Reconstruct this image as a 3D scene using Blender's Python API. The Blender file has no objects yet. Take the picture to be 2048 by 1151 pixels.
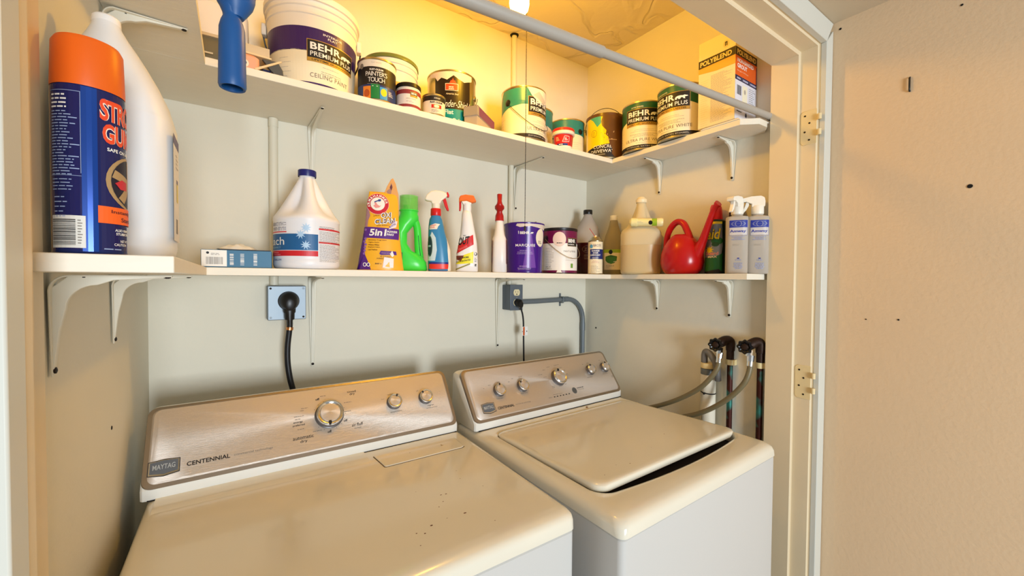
import bpy, bmesh, math, random
from mathutils import Vector, Matrix
from mathutils.bvhtree import BVHTree
from mathutils.geometry import tessellate_polygon
random.seed(7)
PI=math.pi; R=math.radians
sc=bpy.context.scene
COL=sc.collection
# ---------------- camera ----------------
def cam_axes(yaw,pitch,roll):
    y,p,r=R(yaw),R(pitch),R(roll)
    F=Vector((math.sin(y)*math.cos(p),math.cos(y)*math.cos(p),math.sin(p)))
    X=Vector((math.cos(y),-math.sin(y),0)); U=X.cross(F)
    return F,math.cos(r)*X+math.sin(r)*U,-math.sin(r)*X+math.cos(r)*U
F_,X_,U_=cam_axes(34.2646,-1.264,.4294)
cd=bpy.data.cameras.new('camera'); cd.sensor_width=36; cd.lens=811.66/2048*36; cd.clip_start=.02
cam=bpy.data.objects.new('camera',cd); COL.objects.link(cam)
M=Matrix.Identity(4)
for i in range(3): M[i][0]=X_[i];M[i][1]=U_[i];M[i][2]=-F_[i]
M[2][3]=1.391; cam.matrix_world=M; sc.camera=cam
# ---------------- world, lights, exposure ----------------
sc.view_settings.view_transform='Standard'; sc.view_settings.look='None'
sc.view_settings.gamma=1; sc.view_settings.exposure=-0.44
w=bpy.data.worlds.new('room_light'); sc.world=w; w.use_nodes=True
w.node_tree.nodes['Background'].inputs[0].default_value=(.86,.93,1,1)
w.node_tree.nodes['Background'].inputs[1].default_value=0.42
def area(name,loc,target,sx,sy,power,color):
    l=bpy.data.lights.new(name,'AREA'); l.shape='RECTANGLE'; l.size=sx; l.size_y=sy; l.energy=power; l.color=color
    o=bpy.data.objects.new(name,l); o.location=loc
    o.rotation_euler=(Vector(target)-Vector(loc)).to_track_quat('-Z','Y').to_euler(); COL.objects.link(o); return o
area('window_daylight',(.25,-2.6,1.2),(.6,1.2,1.15),.8,1.0,136,(.86,.94,1))
BULB_COLOR=(1,.51,.028); BULB_STRENGTH=260
# ---------------- materials ----------------
def lin(c): return tuple((x/12.92 if x<=.04045 else ((x+.055)/1.055)**2.4) for x in c)
MATS={}
def mat(name,rgb,rough=.5,metal=0,coat=0,trans=0,alpha=1,bump=0,bscale=200,spec=.5,vary=0,vscale=6,stretch=None,emit=None,aniso=0,sss=0,ior=1.45):
    """rgb 0-255 sRGB"""
    if name in MATS: return MATS[name]
    m=bpy.data.materials.new(name); m.use_nodes=True; nt=m.node_tree; b=nt.nodes['Principled BSDF']
    c=lin([x/255 for x in rgb])
    b.inputs['Base Color'].default_value=(*c,1); b.inputs['Roughness'].default_value=rough; b.inputs['Metallic'].default_value=metal
    b.inputs['Specular IOR Level'].default_value=spec; b.inputs['IOR'].default_value=ior
    if coat: b.inputs['Coat Weight'].default_value=coat; b.inputs['Coat Roughness'].default_value=.08
    if trans: b.inputs['Transmission Weight'].default_value=trans
    if alpha<1: b.inputs['Alpha'].default_value=alpha
    if aniso: b.inputs['Anisotropic'].default_value=aniso
    if sss: b.inputs['Subsurface Weight'].default_value=sss; b.inputs['Subsurface Radius'].default_value=(.01,.01,.01)
    if emit: b.inputs['Emission Color'].default_value=(*emit[0],1); b.inputs['Emission Strength'].default_value=emit[1]
    tc=nt.nodes.new('ShaderNodeTexCoord'); mp=nt.nodes.new('ShaderNodeMapping'); nt.links.new(tc.outputs['Object'],mp.inputs[0])
    if stretch: mp.inputs['Scale'].default_value=stretch
    if bump:
        n=nt.nodes.new('ShaderNodeTexNoise'); n.inputs['Scale'].default_value=bscale; n.inputs['Detail'].default_value=4
        nt.links.new(mp.outputs[0],n.inputs['Vector'])
        bp=nt.nodes.new('ShaderNodeBump'); bp.inputs['Strength'].default_value=bump; bp.inputs['Distance'].default_value=.002
        nt.links.new(n.outputs['Fac'],bp.inputs['Height']); nt.links.new(bp.outputs[0],b.inputs['Normal'])
    if vary:
        n=nt.nodes.new('ShaderNodeTexNoise'); n.inputs['Scale'].default_value=vscale; n.inputs['Detail'].default_value=5
        nt.links.new(mp.outputs[0],n.inputs['Vector'])
        mx=nt.nodes.new('ShaderNodeMix'); mx.data_type='RGBA'
        mx.inputs[6].default_value=(*[x*(1-vary) for x in c],1); mx.inputs[7].default_value=(*[min(1,x*(1+vary)) for x in c],1)
        nt.links.new(n.outputs['Fac'],mx.inputs[0]); nt.links.new(mx.outputs[2],b.inputs['Base Color'])
    MATS[name]=m; return m
WALL=mat('cream_plaster',(228,223,206),.75,bump=.35,bscale=60,vary=.05,vscale=4)
HALL=mat('hall_plaster',(222,194,158),.8,bump=.35,bscale=90,vary=.04,vscale=3)
CEIL=mat('rough_ceiling_plaster',(228,216,182),.8)
def ceiling_nodes():
    nt=CEIL.node_tree; b=nt.nodes['Principled BSDF']; tc=nt.nodes.new('ShaderNodeTexCoord')
    n=nt.nodes.new('ShaderNodeTexNoise'); n.inputs['Scale'].default_value=2.6; n.inputs['Detail'].default_value=2.5; n.inputs['Distortion'].default_value=.7
    nt.links.new(tc.outputs['Object'],n.inputs['Vector'])
    cr=nt.nodes.new('ShaderNodeValToRGB'); e=cr.color_ramp.elements; e[0].position=.44; e[1].position=.52
    e[0].color=(0,0,0,1); e[1].color=(1,1,1,1); k=cr.color_ramp.elements.new(.485); k.color=(.9,.9,.9,1); k=cr.color_ramp.elements.new(.495); k.color=(.25,.25,.25,1)
    nt.links.new(n.outputs['Fac'],cr.inputs[0])
    n2=nt.nodes.new('ShaderNodeTexNoise'); n2.inputs['Scale'].default_value=40; n2.inputs['Detail'].default_value=5; nt.links.new(tc.outputs['Object'],n2.inputs['Vector'])
    ad=nt.nodes.new('ShaderNodeMath'); ad.operation='MULTIPLY_ADD'; ad.inputs[1].default_value=.25; nt.links.new(n2.outputs['Fac'],ad.inputs[0]); nt.links.new(cr.outputs[0],ad.inputs[2])
    bp=nt.nodes.new('ShaderNodeBump'); bp.inputs['Strength'].default_value=.9; bp.inputs['Distance'].default_value=.006
    nt.links.new(ad.outputs[0],bp.inputs['Height']); nt.links.new(bp.outputs[0],b.inputs['Normal'])
ceiling_nodes()
TRIM=mat('painted_trim',(228,210,176),.45,bump=.15,bscale=30,vary=.04,vscale=8)
TRIMW=mat('white_trim',(210,210,200),.45,bump=.15,bscale=30)
SHELF=mat('shelf_paint',(234,228,212),.5,bump=.3,bscale=25,stretch=(1,6,6),vary=.03,vscale=10)
BRACK=mat('bracket_paint',(226,222,206),.45)
SCREW=mat('dark_screw',(40,32,28),.5,.6)
ENAMEL=mat('white_enamel',(228,228,224),.18,coat=.5,vary=.015,vscale=3)
ENAMELT=mat('bulb_tinted_enamel',(228,222,204),.18,coat=.5,vary=.03,vscale=5)  # warm bulb light tinted into the white of the machine tops
BODYW=mat('cabinet_white',(203,202,198),.35,bump=.1,bscale=900)
STEEL=mat('brushed_steel',(212,203,194),.46,.85,bump=.25,bscale=60,stretch=(.6,30,30),aniso=.6)
STEELE=mat('steel_rim',(168,158,148),.35,1)
CHROME=mat('chrome',(225,222,216),.12,1)
TIN=mat('tin_plate',(190,180,150),.28,1)
WIRE=mat('wire',(60,52,44),.4,.8)
BLACK=mat('black_plastic',(18,17,18),.35)
DARK=mat('dark_void',(14,12,12),.9)
GREYBOX=mat('grey_metal_box',(105,116,128),.45,.5,bump=.2,bscale=120)
GREYPIPE=mat('grey_conduit',(112,120,126),.4,.2)
COVER=mat('galvanised_cover',(150,164,176),.45,.25,bump=.2,bscale=40)
WHITE=mat('white',(238,238,234),.4)
CREAM=mat('cream_paper',(240,228,196),.5)
INK=mat('ink',(24,22,24),.5); GREY=mat('print_grey',(130,124,116),.5); LGREY=mat('print_light_grey',(176,170,158),.5)
GOLD=mat('gold_ink',(188,150,66),.4,.3)
def C(name,r,g,b,rough=.4,**k): return mat(name,(r,g,b),rough,**k)
# ---------------- mesh helpers ----------------
class MB:
    def __init__(s): s.v=[];s.f=[];s.m=[];s.mats=[]
    def mi(s,m):
        if m not in s.mats: s.mats.append(m)
        return s.mats.index(m)
    def add(s,vs,fs,m,T=None):
        o=len(s.v); s.v+= [tuple(T@Vector(p)) if T is not None else tuple(p) for p in vs]
        i=s.mi(m)
        for f in fs: s.f.append([o+k for k in f]); s.m.append(i)
        return s
    def box(s,x0,x1,y0,y1,z0,z1,m,T=None):
        vs=[(x,y,z) for z in (z0,z1) for y in (y0,y1) for x in (x0,x1)]
        return s.add(vs,[(0,2,3,1),(4,5,7,6),(0,1,5,4),(1,3,7,5),(3,2,6,7),(2,0,4,6)],m,T)
    def prism(s,poly,a,b,m,axis='Z',T=None):
        n=len(poly)
        def P(p,t): return {'Z':(p[0],p[1],t),'X':(t,p[0],p[1]),'Y':(p[0],t,p[1])}[axis]
        vs=[P(p,a) for p in poly]+[P(p,b) for p in poly]
        fs=[tuple(range(n))[::-1],tuple(range(n,2*n))]+[(i,(i+1)%n,n+(i+1)%n,n+i) for i in range(n)]
        return s.add(vs,fs,m,T)
    def rings(s,rings,m,cap0=True,cap1=True,closed=True,T=None):
        n=len(rings[0]); vs=[p for r in rings for p in r]; fs=[]
        for k in range(len(rings)-1):
            for i in range(n if closed else n-1):
                j=(i+1)%n; fs.append((k*n+i,k*n+j,(k+1)*n+j,(k+1)*n+i))
        if cap0: fs.append(tuple(range(n))[::-1])
        if cap1: fs.append(tuple(range((len(rings)-1)*n,len(rings)*n)))
        return s.add(vs,fs,m,T)
    def lathe(s,prof,m,seg=48,T=None,cap0=True,cap1=True):
        rs=[[(r*math.cos(2*PI*i/seg),r*math.sin(2*PI*i/seg),z) for i in range(seg)] for r,z in [(max(r,1e-4),z) for r,z in prof]]
        return s.rings(rs,m,cap0,cap1,True,T)
    def loft(s,secs,m,N=48,T=None,cap0=True,cap1=True,mod=None):
        rs=[]
        for q in secs:
            z,cx,cy,rx,ry=q[:5]; e=q[5] if len(q)>5 else 2
            ring=[]
            for i in range(N):
                a=2*PI*i/N; c,t=math.cos(a),math.sin(a)
                x=rx*math.copysign(abs(c)**(2/e),c); y=ry*math.copysign(abs(t)**(2/e),t)
                if mod: k=mod(a,z); x*=k;y*=k
                ring.append((cx+x,cy+y,z))
            rs.append(ring)
        return s.rings(rs,m,cap0,cap1,True,T)
    def tube(s,path,r,m,seg=14,caps=True,smooth=0,T=None,flat=None):
        P=[Vector(p) for p in path]
        if smooth:
            Q=[]
            for i in range(len(P)-1):
                p0=P[max(i-1,0)];p1=P[i];p2=P[i+1];p3=P[min(i+2,len(P)-1)]
                for k in range(smooth):
                    t=k/smooth
                    Q.append(.5*((2*p1)+(-p0+p2)*t+(2*p0-5*p1+4*p2-p3)*t*t+(-p0+3*p1-3*p2+p3)*t**3))
            Q.append(P[-1]); P=Q
        rs=r if isinstance(r,(list,tuple)) else [r]*len(P)
        if len(rs)!=len(P): rs=[rs[min(int(i*(len(rs)-1)/(len(P)-1)),len(rs)-2)]*(1-((i*(len(rs)-1)/(len(P)-1))-min(int(i*(len(rs)-1)/(len(P)-1)),len(rs)-2)))+rs[min(int(i*(len(rs)-1)/(len(P)-1)),len(rs)-2)+1]*((i*(len(rs)-1)/(len(P)-1))-min(int(i*(len(rs)-1)/(len(P)-1)),len(rs)-2)) for i in range(len(P))]
        t0=(P[1]-P[0]).normalized(); up=Vector((0,0,1)) if abs(t0.z)<.9 else Vector((1,0,0))
        nrm=(up-t0*up.dot(t0)).normalized(); rings=[]
        for i,p in enumerate(P):
            t=(P[min(i+1,len(P)-1)]-P[max(i-1,0)]).normalized()
            nrm=(nrm-t*nrm.dot(t)).normalized(); bn=t.cross(nrm)
            fl=flat or 1
            rings.append([tuple(p+nrm*math.cos(2*PI*k/seg)*rs[i]+bn*math.sin(2*PI*k/seg)*rs[i]*fl) for k in range(seg)])
        return s.rings(rings,m,caps,caps,True,T)
    def build(s,name,parent=None,bevel=0,bseg=2,smooth=35,sub=0,loc=None,rot=None):
        me=bpy.data.meshes.new(name); me.from_pydata(s.v,[],s.f); me.update()
        for m in s.mats: me.materials.append(m)
        me.polygons.foreach_set('material_index',s.m)
        bm=bmesh.new(); bm.from_mesh(me); bmesh.ops.recalc_face_normals(bm,faces=bm.faces); bm.to_mesh(me); bm.free()
        if smooth: me.polygons.foreach_set('use_smooth',[True]*len(me.polygons)); me.set_sharp_from_angle(angle=R(smooth))
        o=bpy.data.objects.new(name,me); COL.objects.link(o)
        if parent is not None: o.parent=parent
        if loc: o.location=loc
        if rot: o.rotation_euler=rot
        if bevel:
            b=o.modifiers.new('bevel','BEVEL'); b.width=bevel; b.segments=bseg; b.limit_method='ANGLE'; b.angle_limit=R(40); b.harden_normals=False
            me.polygons.foreach_set('use_smooth',[True]*len(me.polygons))
        if sub: u=o.modifiers.new('sub','SUBSURF'); u.levels=u.render_levels=sub
        return o
    def bvh(s): return BVHTree.FromPolygons([Vector(v) for v in s.v],s.f)
def thing(name,label,cat,loc=(0,0,0),rz=0,group=None):
    o=bpy.data.objects.new(name,None); COL.objects.link(o); o.empty_display_size=.05
    o.location=loc; o.rotation_euler=(0,0,rz); o['label']=label; o['category']=cat
    if group: o['group']=group
    return o
def tag(o,label,cat,group=None):
    o['label']=label;o['category']=cat
    if group:o['group']=group
    return o
def struct(name,mb,**k):
    o=mb.build(name,**k); o['kind']='structure'; return o
def face(x,y,extra=0): return -math.atan2(x,y)+R(extra)
def TR(x,y,z,rx=0,ry=0,rz=0): return Matrix.Translation((x,y,z))@Matrix.Rotation(rz,4,'Z')@Matrix.Rotation(ry,4,'Y')@Matrix.Rotation(rx,4,'X')
# ---------------- printing ----------------
_tc={}
def glyphs(s,bold=0,spacing=1):
    k=(s,bold,spacing)
    if k in _tc: return _tc[k]
    cu=bpy.data.curves.new('lettering','FONT'); cu.body=s; cu.size=1; cu.resolution_u=3; cu.offset=bold; cu.space_character=spacing
    o=bpy.data.objects.new('lettering',cu); COL.objects.link(o)
    me=bpy.data.meshes.new_from_object(o.evaluated_get(bpy.context.evaluated_depsgraph_get()))
    vs=[(v.co.x,v.co.y) for v in me.vertices]; fs=[tuple(p.vertices) for p in me.polygons]
    bpy.data.objects.remove(o); bpy.data.curves.remove(cu); bpy.data.meshes.remove(me)
    _tc[k]=(vs,fs); return _tc[k]
def cyl(r,z0=0,a0=0,rz=None):
    def f(u,v,o):
        rr=(rz(v) if rz else r)+o; a=u/r+a0
        return (rr*math.sin(a),-rr*math.cos(a),z0+v)
    return f
def flat(y,x0=0,z0=0): return lambda u,v,o:(x0+u,y-o,z0+v)
def onto(bvh,x0=0,z0=0,ang=0):
    c,s=math.cos(ang),math.sin(ang)
    def f(u,v,o):
        p=Vector((x0+u,-1,z0+v)); d=Vector((0,1,0))
        if ang: p=Vector((c*p.x-s*p.y,s*p.x+c*p.y,p.z)); d=Vector((-s,c,0))
        h=bvh.ray_cast(p,d)
        if h[0] is None:
            return tuple(p+d*.98) if not hasattr(f,'last') else tuple(Vector((0,0,0))+f.last)
        n=h[1]; n=n if n.dot(d)<0 else -n
        q=h[0]+n*o; f.last=q; return tuple(q)
    return f
class Print:
    def __init__(s,mp,res=.006,base=.0003,step=.00022): s.mp=mp;s.mb=MB();s.res=res;s.base=base;s.step=step
    def _add(s,vs2,fs,m,layer,sub=True):
        bm=bmesh.new(); V=[bm.verts.new((x,y,0)) for x,y in vs2]
        for f in fs:
            try: bm.faces.new([V[i] for i in f])
            except ValueError: pass
        if sub:
            for _ in range(9):
                e=[e for e in bm.edges if e.calc_length()>s.res]
                if not e: break
                bmesh.ops.subdivide_edges(bm,edges=e,cuts=1,use_grid_fill=True)
                bmesh.ops.triangulate(bm,faces=[f for f in bm.faces if len(f.verts)>4])
        bm.verts.index_update()
        o=s.base+layer*s.step
        s.mb.add([s.mp(v.co.x,v.co.y,o) for v in bm.verts],[[v.index for v in f.verts] for f in bm.faces],m); bm.free()
    def poly(s,pts,m,layer=0):
        tr=tessellate_polygon([[Vector((x,y,0)) for x,y in pts]]); s._add(pts,tr,m,layer); return s
    def rect(s,u0,v0,u1,v1,m,layer=0):
        nu=max(1,int(math.ceil((u1-u0)/s.res))); nv=max(1,int(math.ceil((v1-v0)/(s.res*2))))
        vs=[(u0+(u1-u0)*i/nu,v0+(v1-v0)*j/nv) for j in range(nv+1) for i in range(nu+1)]
        fs=[(j*(nu+1)+i,j*(nu+1)+i+1,(j+1)*(nu+1)+i+1,(j+1)*(nu+1)+i) for j in range(nv) for i in range(nu)]
        s._add(vs,fs,m,layer,False); return s
    def ell(s,u,v,a,b,m,layer=0,n=28): return s.poly([(u+a*math.cos(2*PI*i/n),v+b*math.sin(2*PI*i/n)) for i in range(n)],m,layer)
    def star(s,u,v,r,k,m,layer=0,inner=.45): return s.poly([(u+(r if i%2==0 else r*inner)*math.sin(PI*i/k),v+(r if i%2==0 else r*inner)*math.cos(PI*i/k)) for i in range(2*k)],m,layer)
    def text(s,t,u,v,w,h,m,layer=2,bold=.02,shear=0,rot=0,arc=0,spacing=1):
        """box: left u, bottom v, width w, height h"""
        vs,fs=glyphs(t,bold,spacing)
        if not vs: return s
        x0=min(a for a,b in vs);x1=max(a for a,b in vs);y0=min(b for a,b in vs);y1=max(b for a,b in vs)
        q=[]
        for a,b in vs:
            x=(a-x0)/(x1-x0)*w;y=(b-y0)/(y1-y0)*h; x+=shear*y
            if arc: y+=arc*((x/w-.5)**2*4-1)
            if rot: x,y=x*math.cos(rot)-y*math.sin(rot),x*math.sin(rot)+y*math.cos(rot)
            q.append((u+x,v+y))
        s._add(q,fs,m,layer,False); return s
    def para(s,u0,v1,w,n,m,lh=.003,th=.0011,layer=2,seed=1,center=False):
        rd=random.Random(seed)
        for i in range(n):
            L=w*rd.uniform(.55,1); u=u0+((w-L)/2 if center else 0); e=u+L; v=v1-(i+1)*lh
            while u<e:
                k=min(rd.uniform(.003,.009),e-u)
                if k>.0012: s.rect(u,v,u+k,v+th,m,layer)
                u+=k+.0012
        return s
    def bars(s,u0,v0,w,h,m,n=24,layer=2,vert=True,seed=3):
        rd=random.Random(seed); L=w if vert else h; t=0
        while t<L:
            k=L/n*rd.uniform(.25,.9)
            if t+k>L: break
            if vert: s.rect(u0+t,v0,u0+t+k,v0+h,m,layer)
            else: s.rect(u0,v0+t,u0+w,v0+t+k,m,layer)
            t+=k+L/n*rd.uniform(.3,.9)
        return s
    def build(s,name,parent): return s.mb.build(name,parent,smooth=0) if s.mb.f else None
BEAR=[(0,.25),(.06,.62),(.2,.8),(.42,.86),(.6,.8),(.74,.92),(.8,.84),(.95,.78),(1,.62),(.9,.55),(.78,.5),(.74,.3),(.8,.05),(.66,.05),(.6,.35),(.46,.38),(.4,.05),(.26,.05),(.24,.35),(.14,.2),(.16,.0),(.04,.0)]
def behr(p,u,v,w,h,gold=True,L=2):
    """the black paint-maker badge, lower left corner u,v"""
    g=.0016
    p.rect(u-g,v-g,u+w+g,v+h+g,GOLD,L-1); p.rect(u,v,u+w,v+h,INK,L)
    p.text('BEHR',u+w*.05,v+h*.56,w*.60,h*.34,WHITE,L+1,bold=.03,spacing=1.06)
    p.poly([(u+w*.66+x*w*.3,v+h*.56+y*h*.24) for x,y in BEAR],WHITE,L+1)
    p.text('PREMIUM PLUS',u+w*.05,v+h*.25,w*.90,h*.22,WHITE,L+1,bold=.005)
    p.rect(u,v,u+w,v+h*.16,GOLD,L+1); p.text('LIFETIME GUARANTEE',u+w*.08,v+h*.03,w*.84,h*.09,INK,L+2,bold=.01)
def wire_bail(t,r,z,ang,swing,amp,mat_=None,wr=.0013,name='handle',rr=None):
    rr=rr or r+.004; d=Vector((math.sin(ang),-math.cos(ang),0)); o=Vector((math.cos(ang),math.sin(ang),0))
    pts=[]
    for i in range(29):
        a=PI*i/28; pts.append(Vector((0,0,z))+d*rr*math.cos(a)+(o*math.cos(swing)+Vector((0,0,1))*math.sin(swing))*rr*amp*math.sin(a))
    return MB().tube(pts,wr,mat_ or WIRE,8).build(name,t)
def ears(t,r,z,ang,m,er=.011):
    for k in (0,PI):
        a=ang+k; T=TR(math.sin(a)*r,-math.cos(a)*r,z,0,0,a)@Matrix.Rotation(PI/2,4,'X')
        MB().lathe([(er,0),(er,.0018),(er*.7,.0032),(er*.2,.0036)],m,20,T).build('ear',t)
def can(name,label,x,y,z,rz,r,h,m=None,cat='paint can',lid=True,group=None):
    t=thing(name,label,cat,(x,y,z),rz,group); m=m or TIN
    MB().lathe([(r-.003,.0015),(r-.002,0),(r+.0014,0),(r+.0016,.0035),(r,.005),(r,h-.007),(r+.0018,h-.005),(r+.002,h-.001),(r+.001,h),(r-.004,h),(r-.0055,h-.004)],m,56,cap1=False).build('body',t)
    if lid: MB().lathe([(r-.0055,h-.004),(r-.009,h-.001),(r-.013,h-.002),(r-.016,h-.004)],TIN,48,cap0=False).build('lid',t)
    return t
# ================= the setting =================
XL,XR,YB,ZC=-.2016,1.475,1.5,2.458
struct('floor',MB().box(-1.6,1.6,-1.2,1.6,-.05,0,mat('floor_tile',(150,128,104),.5,vary=.1)))
struct('wall_back',MB().box(XL-.08,XR+.08,YB,YB+.06,0,ZC,WALL))
struct('wall_left',MB().box(XL-.08,XL,.62,YB,0,ZC,WALL))
struct('wall_right',MB().box(XR,XR+.08,.632,YB,0,ZC,WALL))
struct('ceiling',MB().box(XL-.08,XR+.08,.5,YB+.06,ZC,ZC+.05,CEIL))
struct('wall_front',MB().box(XL-.08,1.509,.503,.632,2.112,ZC,WALL).box(-.46,-.171,.515,.62,0,ZC,WALL).box(1.466,1.509,.503,.632,0,2.112,WALL))
struct('wall_side',MB().box(1.51,1.59,-1.2,.632,0,2.3,HALL))
struct('ceiling',MB().box(-1.6,1.6,-1.2,.503,2.174,2.24,mat('hall_ceiling_plaster',(204,186,158),.8,bump=.6,bscale=9,vary=.06,vscale=9)))
# door frame: profile offset (outwards, Y) swept round the opening
def frame(name,prof,side):
    xr,zt=1.4455,2.0905; mb=MB(); n=len(prof)
    if side=='right': rg=[[(xr+o,y,0) for o,y in prof],[(xr+o,y,zt+o) for o,y in prof]]
    else: rg=[[(xr+o,y,zt+o) for o,y in prof],[(-.167-o,y,zt+o) for o,y in prof]]
    return struct(name,mb.rings(rg,TRIM,True,True),smooth=20)
prof=[(0,.632),(0,.5545),(.003,.5525),(.0115,.5525),(.0115,.5085),(.018,.5065),(.018,.503),(.028,.503),(.028,.632)]
frame('trim_1',prof,'right'); frame('trim_2',prof,'top')
struct('trim_3',MB().rings([[(1.4628,.4868,0),(1.4628,.503,0),(1.508,.503,0),(1.508,.4868,0)],[(1.4628,.4868,2.107),(1.4628,.503,2.107),(1.508,.503,2.152),(1.508,.4868,2.152)]],TRIMW),bevel=.002)
struct('trim_4',MB().rings([[(1.4628,.4868,2.107),(1.4628,.503,2.107),(1.508,.503,2.173),(1.508,.4868,2.173)],[(-.17,.4868,2.107),(-.17,.503,2.107),(-.23,.503,2.173),(-.23,.4868,2.173)]],TRIMW),bevel=.0015)
struct('trim_5',MB().box(-.152,-.1395,.455,.4885,0,2.107,TRIMW),bevel=.002)
struct('trim_6',MB().box(-.16,-.1410,.489,.508,0,2.107,TRIM).box(-.165,-.152,.508,.55,0,2.107,TRIM).box(-.1705,-.164,.55,.6195,0,2.107,TRIM),bevel=.0008)
struct('trim_7',MB().box(-.24,-.153,.470,.5145,0,2.107,mat('beige_casing',(206,190,162),.5)),bevel=.002)
# wall marks: anchors, nail
def tube_thing(name,label,cat,path,r,m,**k): return tag(MB().tube(path,r,m,**k).build(name),label,cat)
tube_thing('nail','short black nail standing out near the top of the hall wall','nail',[(1.509,.313,1.905),(1.505,.3131,1.91),(1.505,.3134,1.941),(1.509,.3136,1.943)],.0021,BLACK)
def hole(name,label,x,y,z,r,ax,m=DARK):
    T=TR(x,y,z)@(Matrix.Rotation(PI/2,4,'Y') if ax=='X' else Matrix.Rotation(PI/2,4,'X'))
    tag(MB().lathe([(r*1.5,-.0006),(r*1.2,.0007),(r*.6,.0005)],m,12,T).build(name),label,'screw')
hole('wall_anchor','dark wall anchor left halfway up the hallway wall',1.5095,.1983,1.630,.0034,'X')
hole('wall_anchor','tiny dark screw low on the hallway wall, right of a fainter one',1.5095,.3227,1.2868,.0016,'X')
hole('wall_anchor','faint tiny screw low on the hallway wall, nearest the casing',1.5095,.3924,1.2822,.0012,'X')
hole('wall_anchor','dark screw in the left closet wall beside the dryer',-.2013,1.0866,1.0955,.0028,'X')
hole('wall_anchor','rusty screw in the closet wall above the washer panel',1.4747,1.4231,1.1528,.0028,'X')
hole('wall_anchor','small screw near the corner under the hallway ceiling',1.5095,.4703,2.1502,.0022,'X')
hole('wall_anchor','dark pin high on the hallway wall near the ceiling',1.5095,.2216,2.0859,.0018,'X')
# ================= shelves =================
def board(name,poly,z0,z1,label,grp):
    o=MB().prism(poly,z0,z1,SHELF).build(name,bevel=.0012); tag(o,label,'shelf',grp); return o
UZ0,UZ1,MZ0,MZ1=1.8889,1.9080,1.3947,1.4138
board('shelf_board',[(XL,1.2057),(1.4745,1.2057),(1.4745,1.4995),(XL,1.4995)],UZ0,UZ1,'long white board of the upper shelf along the back wall','upper shelf boards')
board('shelf_board',[(1.3356,.6732),(1.3773,.634),(1.427,.633),(1.4745,.66),(1.4745,1.205),(1.3356,1.205)],UZ0,UZ1,'short upper shelf board with clipped end on the right wall','upper shelf boards')
board('shelf_board',[(XL,.66),(-.0558,.66),(-.0558,1.205),(XL,1.205)],UZ0,UZ1,'upper shelf board along the left wall, above the white jug','upper shelf boards')
board('shelf_board',[(XL,1.2057),(1.4745,1.2057),(1.4745,1.4995),(XL,1.4995)],MZ0,MZ1,'long white board of the lower shelf along the back wall','lower shelf boards')
board('shelf_board',[(1.3356,.642),(1.4745,.642),(1.4745,1.205),(1.3356,1.205)],MZ0,MZ1,'short lower shelf board on the right wall under the watering can','lower shelf boards')
board('shelf_board',[(-.2016,.5893),(-.0567,.5893),(-.0567,1.205),(XL,1.205)],MZ0,MZ1,'lower shelf board along the left wall with its thick end facing us','lower shelf boards')
def bracket(x,y,z,rz,arm,leg,label,tilt=0):
    t=thing('shelf_bracket',label,'bracket',(x,y,z),rz,'shelf brackets'); mb=MB()
    def strip(P,wd,th,wdir):  # flat strip with width varying
        rg=[]
        for (yy,zz,ny,nz),w in zip(P,wd):
            rg.append([(-w,yy,zz),(w,yy,zz),(w,yy+ny*th,zz+nz*th),(-w,yy+ny*th,zz+nz*th)])
        mb.rings(rg,BRACK)
    pts=[];n=14; r=.022
    pts.append((-arm,-.0022,0,-1));  pts.append((-arm*.6,-.0022,0,-1)); pts.append((-r,-.0022,0,-1))
    for i in range(1,6):
        a=PI/2*i/6; pts.append((-r+r*math.sin(a)*.92-.001,-r+r*math.cos(a)-.0022*(1-i/6),-math.sin(a),-math.cos(a)))
    pts+= [(-.0025,-r,-1,0),(-.0025,-leg*.6,-1,0),(-.0025,-leg,-1,0)]
    k=len(pts); wd=[.0045,.0075,.0115]+[.0125]*5+[.0125,.0085,.0045]
    strip([(a,b,-0 if False else 0,0) if False else (a,b,c,d) for a,b,c,d in pts],wd,.0022,None)
    # rib: curved gusset
    inner=[]
    rc=.030; dd=.017
    inner=[(-arm*.96,-.005),(-arm*.5,-.009),(-dd-rc,-.0155)]
    for i in range(1,8):
        a=PI/2*i/8; inner.append((-dd-rc+rc*math.sin(a),-.0155-rc+rc*math.cos(a)))
    inner+=[(-dd,-.0155-rc),(-.011,-leg*.55),(-.005,-leg*.97)]
    poly=[(-.003,-leg*.97),(-.003,-r*.9),(-r*.9,-.003),(-arm*.96,-.003)]+inner
    mb.prism(poly,-.0038,.0038,BRACK,'X')
    mb.build('bracket_body',t,bevel=.0012)
    for yy,zz,ax in ((-arm+.006,-.0045,'z'),(-.034,-.0045,'z'),(-.0055,-leg+.008,'y')):
        T=TR(0,yy,zz,PI,0,0) if ax=='z' else TR(0,yy,zz,PI/2,0,0)
        MB().lathe([(.0042,-.001),(.0042,.0012),(.0015,.0022)],SCREW,12,T).build('screw',t)
    return t
NY=0; bz1,bz2=UZ0-.0005,MZ0-.0005
bracket(.212,1.4995,bz1,0,.205,.19,'white bracket under the upper shelf, above the bleach jug')
bracket(1.035,1.4995,bz1,0,.205,.19,'white bracket under the upper shelf, behind the pull chain')
bracket(.212,1.4995,bz2,0,.205,.30,'white bracket right of the dryer plug under the lower shelf')
bracket(.944,1.4995,bz2,0,.205,.30,'white bracket left of the grey outlet box under the lower shelf')
bracket(1.4745,1.068,bz1,-PI/2,.105,.138,'rear white bracket under the upper shelf on the right wall')
bracket(1.4745,.766,bz1,-PI/2,.105,.138,'front white bracket under the upper right shelf, below the grout box')
bracket(1.4745,1.070,bz2,-PI/2,.105,.13,'rear white bracket under the lower shelf on the right wall')
bracket(1.4745,.766,bz2,-PI/2,.105,.135,'front white bracket under the lower right shelf, above the water valves')
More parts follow.
